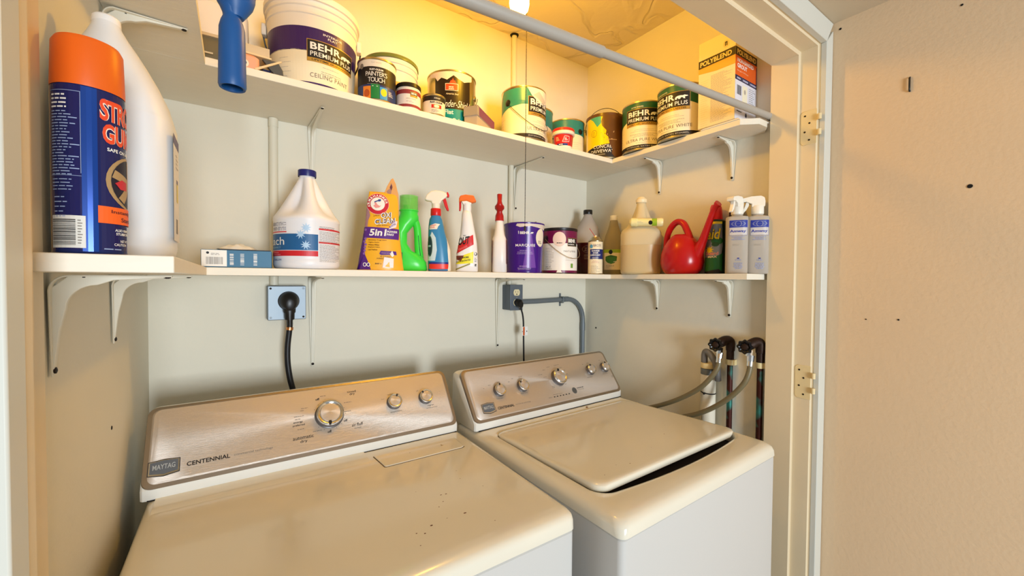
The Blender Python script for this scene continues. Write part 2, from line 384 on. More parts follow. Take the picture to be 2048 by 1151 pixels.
bracket(XL+.0005,.772,bz2,PI/2,.125,.135,'nearest white bracket on the left wall, under the spray can')
bracket(XL+.0005,1.095,bz2,PI/2,.125,.135,'farther white bracket on the left wall under the lower shelf')
bracket(XL+.0005,1.052,bz1,PI/2,.125,.135,'white bracket under the upper left shelf, behind the white jug')
# ================= closet rod =================
def rodp(x): return (x,.636+.07*(1.47-x),1.9305+.0035*(1.47-x)*0)
t=thing('closet_rod','grey telescoping tension rod crossing the closet below the ceiling','rod',(0,0,0))
RODM=mat('rod_paint',(172,166,156),.4); 
MB().tube([rodp(-.17),rodp(.722)],.0135,RODM,24).build('outer_tube',t)
MB().tube([rodp(.70),rodp(1.458)],.0108,RODM,24).build('inner_tube',t)
MB().tube([rodp(1.456),rodp(1.4745)],.0125,BLACK,20).build('end_cap',t); MB().tube([rodp(-.2012),rodp(-.168)],.0155,BLACK,20).build('end_cap',t)
# ================= lamp =================
t=thing('ceiling_lamp','bare glowing bulb in a hanging holder behind the closet rod','lamp',(.70,1.0,0))
MB().lathe([(.055,2.4575),(.055,2.448),(.045,2.435),(.006,2.43)],WHITE,32,cap0=False).build('ceiling_rose',t)
MB().tube([(0,0,2.43),(0,0,2.33)],.006,WHITE,10).build('stem',t)
MB().lathe([(.006,2.335),(.022,2.33),(.024,2.30),(.022,2.288),(.014,2.286)],WHITE,28).build('lamp_holder',t)
BULB=bpy.data.materials.new('lit_bulb'); BULB.use_nodes=True; nt=BULB.node_tree; nt.nodes.clear(); e=nt.nodes.new('ShaderNodeEmission'); oo=nt.nodes.new('ShaderNodeOutputMaterial')
e.inputs[0].default_value=(*BULB_COLOR,1); e.inputs[1].default_value=BULB_STRENGTH; nt.links.new(e.outputs[0],oo.inputs[0])
MB().lathe([(.012,2.285),(.014,2.27),(.022,2.25),(.0285,2.225),(.0295,2.205),(.026,2.188),(.016,2.175),(.004,2.1705)],BULB,24).build('bulb',t,smooth=60)
# pull chain
t=thing('pull_chain','dark beaded pull chain hanging in front of the shelves','chain',(.784,1.0785,0))
MB().tube([(0,0,2.29),(0,0,1.5655)],.0006,WIRE,6).build('cord',t)
mb=MB()
for i in range(150):
    z=2.288-i*.0048; T=TR(0,0,z); mb.lathe([(.0003,-.0016),(.0014,-.0009),(.0017,0),(.0014,.0009),(.0003,.0016)],WIRE,6,T)
o=mb.build('bead',t); o['kind']='stuff'
MB().lathe([(.001,1.5655),(.003,1.5635),(.0036,1.556),(.003,1.5505),(.0008,1.549)],WIRE,12).build('pull_knob',t)
MB().tube([(0,0,2.289),(-.03,-.028,2.295),(-.062,-.058,2.298)],.0016,WIRE,8).build('chain_arm',t)
# ================= blue grip hanging from the rod =================
BLUE=C('blue_rubber',20,82,146,.42); BR=C('brown_metal',96,78,48,.4,metal=.6)
x0=-.002; t=thing('roller_handle','blue rubber tool grip hanging from the closet rod, open end down','handle',(x0,rodp(x0)[1],.0055))
mb=MB(); rs=[]
def gr(z,r,rin=None): return [(r*math.cos(2*PI*i/40),r*math.sin(2*PI*i/40),z) for i in range(40)]
mb.rings([gr(1.700,.0125),gr(1.672,.0130),gr(1.6665,.0135),gr(1.6655,.0165),gr(1.669,.0178),gr(1.68,.0176),gr(1.72,.0170),gr(1.752,.0164),gr(1.762,.0140),gr(1.769,.0112),gr(1.774,.0118),gr(1.782,.0150)],BLUE,True,False,T=Matrix.Rotation(.0,4,'X'))
o=mb.build('grip',t)
mb=MB() # flared cup with scooped rim
rg=[]
for zz,rx,ry,dz in ((1.770,.011,.011,0),(1.778,.0165,.014,.0),(1.788,.0225,.018,.002),(1.798,.0255,.020,.004),(1.806,.0262,.0205,.007),(1.808,.0245,.019,.007),(1.795,.0215,.017,.003),(1.783,.012,.012,0)):
    rg.append([(rx*math.cos(a)+.004,ry*math.sin(a),zz-dz*(1-abs(math.cos(a)))*1.4+(.0 if math.cos(a)<0 else .0)) for a in [2*PI*i/40 for i in range(40)]])
mb.rings(rg,BLUE,True,True).build('cup',t)
MB().tube([(-.001,0,1.782),(-.001,0,1.86),(-.001,-.006,1.890),(0,-.02,1.915),(0,-.017,1.937),(0,0,1.9435),(0,.0165,1.937),(0,.019,1.925)],.0042,BR,12,smooth=4).build('hook',t)
MB().box(-.009,.007,-.0015,.0015,1.784,1.845,BR).build('bracket_plate',t,bevel=.0006)
# ================= painted conduits =================
PIPEW=mat('painted_conduit',(222,218,200),.45)
t=thing('conduit_pipe','white painted conduit on the back wall, left of the bleach jug','pipe',(.101,1.486,0))
MB().lathe([(.0125,1.366),(.0125,1.3944)],PIPEW,20).build('lower_length',t)
MB().lathe([(.0125,1.4142),(.0125,1.8884)],PIPEW,20).build('middle_length',t)
MB().lathe([(.0135,1.862),(.0135,1.888)],PIPEW,20).build('coupling',t)
t=thing('conduit_pipe','white painted conduit down the back wall behind the pull chain','pipe',(1.016,1.487,0))
MB().lathe([(.0115,1.9083),(.0115,2.4575)],PIPEW,20).build('upper_length',t)
MB().lathe([(.0115,1.4142),(.0115,1.8884)],PIPEW,20,TR(-.012,0,0)).build('middle_length',t)
MB().lathe([(.0115,1.366),(.0115,1.3944)],PIPEW,20,TR(-.018,0,0)).build('lower_length',t)
MB().lathe([(.016,2.452),(.019,2.4578)],DARK,20).build('ceiling_hole',t)
# ================= dryer outlet =================
t=thing('dryer_outlet_box','square metal outlet box with silver cover holding the dryer plug','outlet',(.1336,1.4995,1.3112))
MB().box(-.0535,.0535,-.05,0,-.0535,.0535,GREYBOX).build('box',t,bevel=.003)
MB().box(-.0525,.0525,-.0535,-.0495,-.0525,.0525,COVER).build('cover_plate',t,bevel=.0015)
MB().lathe([(.030,0),(.030,.003),(.028,.004)],BLACK,28,TR(.004,-.053,.006,PI/2)).build('socket',t)
for sx in (-1,1):
    for sz in (-1,1): MB().lathe([(.0032,0),(.0032,.0012),(.001,.0018)],SCREW if sx*sz<0 else COVER,12,TR(sx*.045,-.0535,sz*.045,PI/2)).build('screw',t)
CORD=C('black_cord',14,14,20,.45)
t=thing('power_cord','thick black dryer cord with angled plug running down behind the dryer','cord',(.1376,1.44,1.3172))
MB().rings([[(rx*math.cos(a)*1.0,-.003-d,zz+rz_*math.sin(a)) for a in [2*PI*i/28 for i in range(28)]] for d,rx,rz_,zz in ((0,.028,.029,0),(.012,.027,.028,0),(.022,.023,.026,-.003),(.032,.016,.021,-.007),(.035,.010,.013,-.008))],BLACK).build('plug',t)
MB().rings([[(rx*math.cos(a),yy+.013*math.sin(a),zz) for a in [2*PI*i/24 for i in range(24)]] for zz,rx,yy in ((-.005,.0175,-.018),(-.025,.017,-.018),(-.034,.0165,-.018),(-.037,.014,-.018),(-.056,.0135,-.018),(-.058,.009,-.018),(-.072,.0085,-.018))],BLACK).build('strain_relief',t)
MB().tube([(0.001,-.018,-.066),(-.001,-.018,-.09),(-.006,-.018,-.14),(-.006,-.02,-.19),(.000,-.022,-.24),(.010,-.024,-.29),(.02,-.02,-.38),(.03,-.01,-.5)],.0083,CORD,16,smooth=5).build('cord',t)
MB().tube([(.0005,-.018,-.080),(-.0005,-.018,-.0885)],.0102,C('copper_clamp',214,150,96,.25,metal=1),18).build('cord_clamp',t)
# ================= grey outlet =================
t=thing('wall_outlet_box','grey metal outlet box with ivory sockets under the lower shelf','outlet',(1.0025,1.4995,1.3115))
MB().box(-.032,.032,-.0605,0,-.0545,.0545,GREYBOX).build('box',t,bevel=.003)
MB().box(-.033,.033,-.0635,-.0605,-.0555,.0555,GREYBOX).build('cover_plate',t,bevel=.002)
IV=C('ivory_plastic',232,218,176,.35)
for zz in (.0215,-.0215):
    mb=MB().rings([[(.0165*math.cos(a),-.0635-d,zz+min(.0135,max(-.0135,.0175*math.sin(a)))) for a in [2*PI*i/32 for i in range(32)]] for d in (0,.0015)],IV); s_=mb.build('socket',t)
    MB().box(-.0068,-.0052,-.0653,-.0648,zz-.001,zz+.0075,BLACK).box(.0052,.0066,-.0653,-.0648,zz-.001,zz+.0065,BLACK).lathe([(.0028,0),(.0028,.0006)],BLACK,12,TR(0,-.0648,zz-.0075,PI/2)).build('slots',s_)
MB().lathe([(.0026,0),(.002,.0014)],CHROME,12,TR(0,-.0635,0,PI/2)).build('screw',t)
t=thing('power_cord','thin black washer cord with plug and orange warning tag','cord',(1.0065,1.433,1.290))
MB().rings([[(rx*math.cos(a),-d,zz+rz_*math.sin(a)) for a in [2*PI*i/24 for i in range(24)]] for d,rx,rz_,zz in ((0.000,.019,.016,0),(.010,.0185,.017,-.002),(.020,.016,.018,-.004),(.027,.011,.014,-.008))],BLACK).build('plug',t)
MB().tube([(.004,-.013,-.012),(.012,-.013,-.035),(.018,-.013,-.055),(.022,-.013,-.085),(.025,-.010,-.13),(.028,-.008,-.20),(.031,-.006,-.26),(.034,-.006,-.34)],.0036,CORD,10,smooth=4).build('cord',t)
mb=MB().box(.0135,.0435,-.0155,-.0148,-.143,-.1045,WHITE); tg=mb.build('warning_tag',t)
p=Print(flat(-.0155)); p.rect(.0185,-.142,.0275,-.1055,C('orange_ink',214,96,36),0); p.para(.0195,-.107,.007,10,C('dark_orange',150,60,20),lh=.0033); p.ell(.0385,-.125,.0022,.003,INK,0); p.ell(.0155,-.125,.0016,.0022,INK,0); p.build('tag_print',tg)
# grey conduit on back wall
t=thing('grey_conduit','grey conduit bending from the outlet box down into the corner','pipe',(0,0,0))
pth=[(1.036,1.486,1.2885),(1.15,1.486,1.2895),(1.29,1.486,1.2935)]; r0=.105
bend=[(1.345+math.sin(a)*r0*.95,1.486,1.2945-r0+math.cos(a)*r0) for a in [PI/2*i/10 for i in range(11)]]
MB().tube(pth+[(1.32,1.486,1.2945)]+bend,.0115,GREYPIPE,18).build('bent_length',t)
MB().tube([(1.4448,1.486,1.19),(1.4448,1.486,.75)],.0115,GREYPIPE,18).build('straight_length',t)
MB().tube([(1.4448,1.486,1.135),(1.4448,1.486,1.175)],.0128,GREYPIPE,18).build('coupling',t); MB().tube([(1.315,1.486,1.2944),(1.345,1.486,1.2952)],.0128,GREYPIPE,18).build('coupling',t)
MB().box(1.298,1.308,1.471,1.4745,1.282,1.306,GREYPIPE).box(1.298,1.308,1.4745,1.4995,1.305,1.309,GREYPIPE).box(1.298,1.308,1.496,1.4995,1.305,1.324,GREYPIPE).box(1.298,1.308,1.4745,1.4995,1.277,1.281,GREYPIPE).box(1.298,1.308,1.496,1.4995,1.262,1.281,GREYPIPE).build('pipe_strap',t,bevel=.001)
# ================= valves, pipes, hoses =================
BRZ=mat('old_bronze',(52,34,24),.5,.5,bump=.5,bscale=80,vary=.3,vscale=40)
def copper():
    m=mat('aged_copper',(66,30,22),.45,.6,bump=.2,bscale=60); nt=m.node_tree; b=nt.nodes['Principled BSDF']
    tc=nt.nodes.new('ShaderNodeTexCoord'); n=nt.nodes.new('ShaderNodeTexNoise'); n.inputs['Scale'].default_value=14; nt.links.new(tc.outputs['Object'],n.inputs['Vector'])
    r=nt.nodes.new('ShaderNodeValToRGB'); e=r.color_ramp.elements; e[0].position=.52; e[1].position=.62; e[0].color=(*lin((.27,.12,.09)),1); e[1].color=(*lin((.22,.52,.48)),1)
    nt.links.new(n.outputs['Fac'],r.inputs[0]); nt.links.new(r.outputs[0],b.inputs['Base Color']); return m
COP=copper(); HOSE=mat('grey_rubber_hose',(118,108,80),.4); STRAP=C('painted_strap',232,212,158,.5)
def valve(y,z,lab1,lab2,wlab,ylab):
    t=thing('copper_pipe',lab2,'pipe',(1.4585,y,0),0,'water supply pipes')
    MB().tube([(0,0,.0),(0,0,z-.018)],.0095,COP,16).build('pipe',t)
    MB().tube([(0,0,z-.055),(0,0,z-.025)],.0125,BRZ,16).build('pipe_fitting',t)
    MB().lathe([(.0118,0),(.0118,.019)],STRAP,18,TR(0,0,z-.075)).box(-.002,.016,-.016,.016,z-.075,z-.056,STRAP).build('pipe_strap',t)
    t=thing('shutoff_valve',lab1,'valve',(1.4585,y,z),0,'washer shutoff valves')
    d=Vector((-.055,.045,-.004)) # stem direction
    MB().tube([(0,0,-.024),(0,0,0),(-.004,.003,.011),(-.016,.009,.013),(-.03,.016,.006),(-.04,.020,.0)],[.0145,.0160,.0165,.0160,.0170,.0150],BRZ,18,smooth=3).build('valve_body',t)
    MB().tube([(-.016,.010,.008),(-.016,.010,.023)],[.008,.005],BRZ,8).build('nut',t)
    MB().tube([(-.036,.019,-.002),(-.052,.026,-.003)],.007,BRZ,12).build('stem',t)
    q=Vector((-1,-.25,-.05)).normalized(); T=Matrix.Translation((-.054,.0245,-.002))@q.to_track_quat('Z','Y').to_matrix().to_4x4()
    rg=[]
    n=64
    for zz,ro,ri in ((-.004,.020,0),(-.005,.022,0),(.001,.0235,0),(.006,.022,0),(.0065,.0165,0),(.003,.012,0)):
        rg.append([((ro*(1+.085*math.cos(8*2*PI*i/n)))*math.cos(2*PI*i/n),(ro*(1+.085*math.cos(8*2*PI*i/n)))*math.sin(2*PI*i/n),zz) for i in range(n)])
    h=MB().rings(rg,mat('black_enamel',(12,12,14),.15),True,True,T=T).build('handwheel',t)
    MB().lathe([(.0105,.003),(.0105,.0045),(.008,.0075),(.003,.0085)],BRZ,20,T).build('hub',h)
    MB().tube([(-.03,.018,-.012),(-.031,.021,-.024),(-.031,.022,-.034)],[.0085,.0105,.0115],CHROME,8).build('outlet_nut',t)
    return t
valve(.7535,1.166,'left water valve with black handwheel on the right wall','left copper supply pipe with green patina beside the white standpipe','','')
valve(.653,1.1725,'right water valve with black handwheel, next to the door frame','right copper supply pipe with green patina next to the door frame','','')
def hose(pts,label):
    t=thing('supply_hose',label,'hose',pts[0],0,'washer supply hoses'); o=Vector(pts[0]); P=[tuple(Vector(p)-o) for p in pts]
    MB().tube(P,.0088,HOSE,16,smooth=6).build('hose',t)
    d=(Vector(P[1])-Vector(P[0])).normalized()
    MB().tube([d*-.006,d*.014],[.0118,.0108],CHROME,10).build('coupling',t); MB().tube([d*.013,d*.030],.0100,CHROME,18).build('ferrule',t)
hose([(1.4275,.775,1.128),(1.418,.774,1.088),(1.408,.790,1.05),(1.405,.837,.994),(1.407,.925,.931),(1.407,1.025,.878),(1.395,1.14,.83),(1.37,1.2,.79)],'upper grey rubber hose curving from the left valve behind the washer')
hose([(1.4275,.670,1.1345),(1.418,.668,1.09),(1.408,.683,1.042),(1.405,.735,.979),(1.404,.808,.920),(1.404,.885,.878),(1.39,1.0,.83),(1.37,1.06,.78)],'lower grey rubber hose curving from the right valve behind the washer')
t=thing('standpipe','white plastic standpipe with grey coupling on the right wall','pipe',(1.4465,.826,0))
PVC=C('pvc_white',234,226,206,.35)
MB().lathe([(.0255,0),(.0255,1.052),(.0225,1.052),(.0225,.95)],PVC,30,cap1=False).build('pipe',t)
MB().lathe([(.0262,1.045),(.0265,1.046),(.0265,1.066),(.0235,1.066)],GREYPIPE,30,cap0=False,cap1=False).build('coupling',t)
MB().lathe([(.0262,0),(.0268,.002),(.0268,.017),(.0262,.019)],STRAP,30,TR(0,0,1.068)).build('pipe_strap',t)
MB().lathe([(.0262,0),(.0268,.001),(.0268,.003),(.0262,.004)],BLACK,30,TR(0,0,.976,R(4))).box(-.034,-.024,-.004,.0,.974,.981,BLACK).build('zip_tie',t)
t=thing('drain_hose','ribbed grey drain hose hooked over the standpipe','hose',(1.4465,.826,0)); mb=MB()
mb.tube([(-.006,.012,1.05),(-.006,.013,1.10),(-.006,.012,1.118),(-.008,.006,1.128),(-.010,-.008,1.124),(-.014,-.022,1.112),(-.014,-.036,1.09),(-.011,-.040,1.055),(-.007,-.040,1.03)],.0115,mat('drain_hose_grey',(110,108,106),.4),18,smooth=6); mb.build('hose',t)
# ================= door hinges =================
HM=C('painted_hinge',228,208,160,.45)
for zc,lab in ((1.862,'upper cream painted hinge on the right door jamb'),(1.078,'lower cream painted hinge on the right door jamb, near the washer')):
    t=thing('door_hinge',lab,'hinge',(1.4565,.5075,zc),0,'door hinges')
    pl=[(-.001,-.052),(.034,-.052),(.0375,-.049),(.041,-.044),(.0415,.044),(.038,.049),(.034,.052),(-.001,.052)]
    MB().prism(pl,-.0012,.0008,HM,'X').build('leaf',t,bevel=.0008)
    for k,(a,b) in enumerate(((-.040,-.025),(.006,.021))):
        MB().tube([(-.004,-.009,a+.01),(-.004,-.009,b+.012)],.0052,HM,16).box(-.003,.000,-.009,0,a+.01,b+.012,HM).build('knuckle',t)
    for yy,zz in ((.030,.037),(.018,.013),(.030,-.012),(.018,-.038)): MB().lathe([(.003,-.0005),(.0026,.0008),(.001,.0004)],SCREW,10,TR(-.0012,yy,zz,0,-PI/2,0)).build('screw',t)
# ================= dryer =================
def rrect(x0,x1,y0,y1,r,n=8,bow=0):
    P=[]
    for cx,cy,a0 in ((x1-r,y1-r,0),(x0+r,y1-r,PI/2),(x0+r,y0+r,PI),(x1-r,y0+r,1.5*PI)):
        for i in range(n+1): a=a0+PI/2*i/n; P.append((cx+r*math.cos(a),cy+r*math.sin(a)))
    # densify straight runs
    Q=[];m=len(P)
    for i in range(m):
        a=P[i];b=P[(i+1)%m];Q.append(a)
        if (i+1)%(n+1)==0:
            for k in range(1,12): Q.append((a[0]+(b[0]-a[0])*k/12,a[1]+(b[1]-a[1])*k/12))
    if bow:
        xc=(x0+x1)/2; hw=(x1-x0)/2; Q=[(x,y-bow*max(0,1-((x-xc)/hw)**2) if y<(y0+y1)/2-(y1-y0)*.3 else y) for x,y in Q]
    return Q
def ring(x0,x1,y0,y1,r,z,bow=0): return [(x,y,z) for x,y in rrect(x0,x1,y0,y1,r,bow=bow)]
def console(t,x0,x1,yb0,yf,ztop=1.078,zdeck=.9145,cap=.03):
    """control console: white base and end caps, steel face in a rim"""
    fy,fz=yf,.9385; ty,tz=yf+.105,1.0795
    L=Vector((0,ty-fy,tz-fz)); sl=L.length; su=L.normalized(); nn=Vector((0,-su.z,su.y))
    prof=[(yf-.004,zdeck),(yf-.005,.9375),(yf+.1,1.0735),(yf+.115,1.077),(yf+.145,1.077),(yf+.155,1.072),(yf+.162,zdeck)]
    def tp(x,k): # inset profile for rounded ends
        out=[]
        cy,cz=yf+.07,.97
        for y,z in prof: out.append((x,cy+(y-cy)*(1-k),zdeck+(z-zdeck)*(1-k) if z>zdeck else zdeck))
        return out
    rg=[tp(x0,.10),tp(x0+.004,.035),tp(x0+.012,.008),tp(x0+.02,0),tp(x1-.02,0),tp(x1-.012,.008),tp(x1-.004,.035),tp(x1,.10)]
    MB().rings(rg,mat('console_white',(232,232,226),.3),True,True).build('console_housing',t)
    def P(x,s_,o): p=Vector((x,fy,fz))+su*s_+nn*o; return tuple(p)
    def face_ring(i,o,r): return [P(x,s_,o) for x,s_ in rrect(x0+.001+i,x1-.001-i,-.004+i,sl+.0045-i*.7,r)]
    MB().box(x0+.012,x1-.006,yf-.0062,yf+.02,zdeck-.0002,zdeck+.0014,DARK).build('console_shadow_strip',t)  # dark strip painted as the shadow line along the console foot
    MB().rings([face_ring(0,-.006,.02),face_ring(0,.002,.02),face_ring(.0012,.0045,.02),face_ring(.010,.0052,.016)],STEELE,False,False).build('panel_rim',t)
    fc=MB().rings([face_ring(.0095,.0050,.016),face_ring(.013,.0078,.015)],STEEL,False,True).build('control_panel',t)
    return P,sl,fc
def knob(t,P,x,s_,r,ang,name='knob',h=.018):
    c=Vector(P(x,s_,.0078)); n=Vector(P(x,s_,1))-Vector(P(x,s_,0)); n.normalize()
    up=(Vector(P(x,s_+1,0))-Vector(P(x,s_,0))).normalized(); xr=up.cross(n)
    T=Matrix((( xr.x,up.x,n.x,c.x),(xr.y,up.y,n.y,c.y),(xr.z,up.z,n.z,c.z),(0,0,0,1)))
    k=MB().lathe([(r*1.06,0),(r*1.06,.002),(r,.003),(r*.98,h*.75)],mat('knob_grey',(96,92,92),.35,.3),40,T).build(name,t)
    MB().lathe([(r*.985,h*.72),(r*.97,h*.93),(r*.90,h),(r*.80,h*.97),(r*.72,h*.86)],CHROME,40,T,cap0=False,cap1=False).build('knob_ring',k)
    MB().lathe([(r*.73,h*.84),(r*.70,h*.90),(r*.5,h*.93),(.001,h*.94)],STEEL,40,T,cap0=False).build('knob_face',k)
    a=R(ang); ca,sa=math.cos(a),math.sin(a)
    pts=[(-.09,.66),(.09,.66),(.12,.80),(.08,.98),(-.08,.98),(-.12,.80)]
    MB().prism([((px*ca+py*sa)*r,(-px*sa+py*ca)*r) for px,py in pts],h*.9,h+.0008,INK,'Z',T).build('pointer',k)
def badge(p,u,v,w,h):
    GR=C('badge_grey',92,98,106,.35)
    o=[(0,0),(.5,-.14),(1,0),(1,.92),(.5,1),(0,.92)]
    p.poly([(u-.0015+x*(w+.003),v-.0015+y*(h+.003)) for x,y in o],C('badge_rim',50,50,56,.3),1)
    p.poly([(u+x*w,v+y*h) for x,y in o],CHROME,2); p.poly([(u+w*(.04+.92*x),v+h*(.1+.85*y)) for x,y in o],GR,3)
    p.text('MAYTAG',u+w*.13,v+h*.33,w*.74,h*.36,C('badge_silver',200,206,212,.3,metal=.5),4,bold=.012)
def clothp(P,o0): return lambda u,v,o:P(u,v,.0078+o0+o)
t=thing('clothes_dryer','white front-loading dryer with steel control panel, left of the washer','dryer',(0,0,0),0)
x0,x1,y0,y1=-.160,.5770,.6042,1.302; zs=.8775
MB().rings([ring(x0+.004,x1-.003,y0+.002,y1,.012,0),ring(x0+.004,x1-.003,y0+.002,y1,.012,zs-.004),ring(x0+.007,x1-.006,y0+.005,y1-.003,.010,zs-.0015)],BODYW).build('cabinet',t)
MB().rings([ring(x0+.008,x1-.007,y0+.006,y1-.004,.010,zs-.004),ring(x0+.008,x1-.007,y0+.006,y1-.004,.010,zs+.002)],DARK).build('top_seam',t)
zt=.9145
top=MB().rings([ring(x0+.003,x1-.003,y0+.003,y1,.014,zs),ring(x0,x1,y0,y1,.016,zs+.002),ring(x0,x1,y0,y1,.018,zt-.017),ring(x0+.0015,x1-.0015,y0+.003,y1,.018,zt-.0085),ring(x0+.006,x1-.005,y0+.012,y1,.018,zt-.003),ring(x0+.014,x1-.012,y0+.028,y1-.01,.018,zt-.0006),ring(x0+.022,x1-.02,y0+.042,y1-.02,.018,zt)],ENAMELT,True,True)
top.prism([(1.066,zt-.0004),(1.078,zt+.0016),(1.086,zt+.0022),(1.15,zt+.0024),(1.15,zt-.001)],x0+.016,.286,ENAMELT,'X')
tp_=top.build('top_panel',t,smooth=50)
p=Print(lambda u,v,o:(u,v,zt+o),res=.05,base=.0001)
LN=C('crease_line',196,176,132,.4); RUST=C('rust_speck',96,56,28,.7)
for a,b in (((.0,.655),(.55,.648)),): pass
rd=random.Random(4)
for (sx,sy,sr) in ((.4091,1.0433,.0012),(.4205,.6708,.0015),(.3713,.817,.0022),(.3823,.8147,.0026),(.3832,.7264,.0035),(.3098,.7248,.003),(.3482,.7757,.0014),(.2899,.7084,.002),(.2767,.7172,.0017),(.44,.86,.0014),(.468,.80,.0012),(.364,.79,.0018),(.45,.90,.0013),(.345,.73,.0014),(.33,.86,.0011),(.27,.68,.0012)): p.ell(sx,sy,sr,sr*rd.uniform(.5,.9),RUST,0,8)
p.build('rust_specks',tp_)
# lint screen lid
q=[(.301,1.092),(.3085,1.0176),(.3125,1.0145),(.524,1.0145),(.5335,1.020),(.537,1.092)]
MB().prism([(a-.0015 if a<.4 else a+.0015,b-.0015 if b<1.05 else b) for a,b in q],zt-.0006,zt+.0006,C('seam_shade',120,96,60,.6)).build('lid_seam',tp_)
lid=MB().prism(q,zt+.0002,zt+.0028,ENAMELT).build('lint_screen_lid',t,bevel=.0014)
p=Print(lambda u,v,o:(u,v,zt+.0028+o),base=.0001); p.poly([(.478,1.052),(.486,1.052),(.483,1.060),(.484,1.066),(.480,1.060)],C('arrow_grey',176,156,118,.5),0); p.ell(.3885,1.0573,.0012,.0012,INK,0,8); p.build('lid_marks',lid)
P,sl,fc=console(t,-.170,.5725,0,1.138)
p=Print(clothp(P,0),res=.05,base=.0002)
badge(p,-.158,.0245,.052,.030)
p.text('CENTENNIAL',-.093,.0305,.080,.0095,INK,1,bold=.02); p.text('commercial technology',-.005,.031,.079,.0068,GREY,1,bold=0)
p.text('timed',.262,.147,.024,.0065,INK,1,bold=.005); p.text('dry',.268,.1375,.014,.0085,INK,1,bold=.005)
p.text('air fluff',.262,.0485,.030,.0085,INK,1,bold=.005); p.text('no heat',.268,.041,.018,.005,GREY,1,bold=0)
p.text('automatic',.118,.041,.048,.0085,INK,1,bold=.005); p.text('dry',.134,.030,.017,.0085,INK,1,bold=.005)
p.text('off',.179,.138,.010,.0065,INK,1,bold=.02); p.text('off',.243,.066,.010,.0065,INK,1,bold=.02); p.text('off',.200,.044,.010,.0065,INK,1,bold=.02)
p.text('energy',.122,.083,.022,.005,INK,1,bold=.01); p.text('preferred',.120,.075,.028,.006,INK,1,bold=.01)
for k,(a,b,l) in enumerate(((.142,.121,.018),(.140,.115,.016),(.124,.101,.024),(.126,.0935,.020),(.130,.0665,.026),(.165,.054,.026),(.191,.1475,.016),(.250,.119,.028),(.246,.093,.030))): p.para(a,b+.003,l,1,GREY,th=.0016,seed=k,layer=1)
for k in range(14):
    a=R(-60+k*22); p.ell(.2095+.041*math.sin(a),.0925+.041*math.cos(a),.0013,.0009,GREY,1,8)
for i in range(60):
    a0,a1=2*PI*i/60,2*PI*(i+1)/60; p.poly([(.2095+r_*math.sin(a),.0925+r_*math.cos(a)) for r_,a in ((.0365,a0),(.0365,a1),(.0372,a1),(.0372,a0))],GREY,0)
p.text('temperature',.372,.066,.034,.005,GREY,1,bold=.0); p.text('signal',.487,.0665,.020,.005,INK,1,bold=0); p.text('wrinkle prevent',.482,.059,.036,.005,GREY,1,bold=0)
p.text('medium',.372,.122,.018,.0035,GREY,1,bold=0); p.text('low',.353,.111,.009,.0035,GREY,1,bold=0); p.text('high',.400,.118,.009,.0035,GREY,1,bold=0); p.text('off',.462,.119,.007,.0045,GREY,1,bold=0)
p.build('panel_print',fc)
knob(t,P,.2095,.0925,.0345,188,'timer_knob',.022); knob(t,P,.3882,.0972,.0205,25); knob(t,P,.4862,.0967,.0205,-40)
# ================= washer =================
t=thing('washing_machine','white top-loading washer with steel control panel and lid slightly open','washer',(.6235,.524,0),R(1.4))
W,D_=.699,.70; zs=.8758; zt=.9135
MB().rings([ring(.003,W-.003,.003,D_-.02,.014,0),ring(.003,W-.003,.003,D_-.02,.014,zs-.004),ring(.006,W-.006,.006,D_-.024,.012,zs-.0012)],BODYW).build('cabinet',t)
MB().rings([ring(.008,W-.008,.008,D_-.03,.010,zs-.004),ring(.008,W-.008,.008,D_-.03,.010,zs+.002)],DARK).build('top_seam',t)
ox0,ox1,oy0,oy1=.046,.672,.098,.535
top=MB().rings([ring(.003,W-.003,.003,D_,.014,zs),ring(0,W,0,D_,.018,zs+.0015),ring(0,W,0,D_,.024,zt-.020),ring(.0035,W-.0035,.004,D_,.026,zt-.010),ring(.012,W-.012,.015,D_-.006,.026,zt-.0035),ring(.024,W-.020,.030,D_-.015,.026,zt-.0008),ring(ox0-.008,ox1+.008,oy0-.010,oy1+.01,.045,zt,bow=.024),ring(ox0-.003,ox1+.003,oy0-.003,oy1+.004,.042,zt-.0012,bow=.024),ring(ox0,ox1,oy0,oy1,.040,zt-.006,bow=.024),ring(ox0+.003,ox1-.003,oy0+.006,oy1-.003,.038,zt-.030,bow=.022)],ENAMELT,True,False)
tp_=top.build('top_panel',t,smooth=50)
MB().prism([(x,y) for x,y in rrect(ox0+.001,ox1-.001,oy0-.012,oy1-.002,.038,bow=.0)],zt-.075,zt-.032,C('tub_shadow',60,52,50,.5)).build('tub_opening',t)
# lid: slab, thicker rolled front edge, raised a little at the front
def lring(i,z,tilt=.012): return [(x,y,z+tilt*(oy1-y)/(oy1-oy0)) for x,y in rrect(ox0+.0022+i,ox1-.0022-i,oy0+.003+i,oy1-.003-i,.032)]
lid=MB().rings([lring(.004,zt-.013,.008),lring(.001,zt-.008),lring(0,zt-.001),lring(.002,zt+.0018),lring(.008,zt+.0036),lring(.018,zt+.0042)],ENAMELT,True,True).build('lid',t,smooth=50)
p=Print(lambda u,v,o:(u,v,zt+.0042+.012*(oy1-v)/(oy1-oy0)+o),base=.0001)
for sx,sy,sr in ((.45,.21,.0022),(.52,.255,.0014),(.20,.14,.002),(.165,.155,.0012),(.10,.135,.0016),(.33,.17,.001)): p.ell(sx,sy,sr,sr*.6,RUST,0,8)
p.build('rust_specks',lid)
MB().lathe([(.0045,zt-.001),(.004,zt+.004),(.002,zt+.0055)],C('hinge_bead',150,120,90,.5),12,TR(.47,.548,0)).build('lid_hinge_bead',t)
P0,sl,fc=None,None,None
ct=bpy.data.objects.new('control_console',None)
P,sl,fc=console(t,.003,.6975,0,.576)
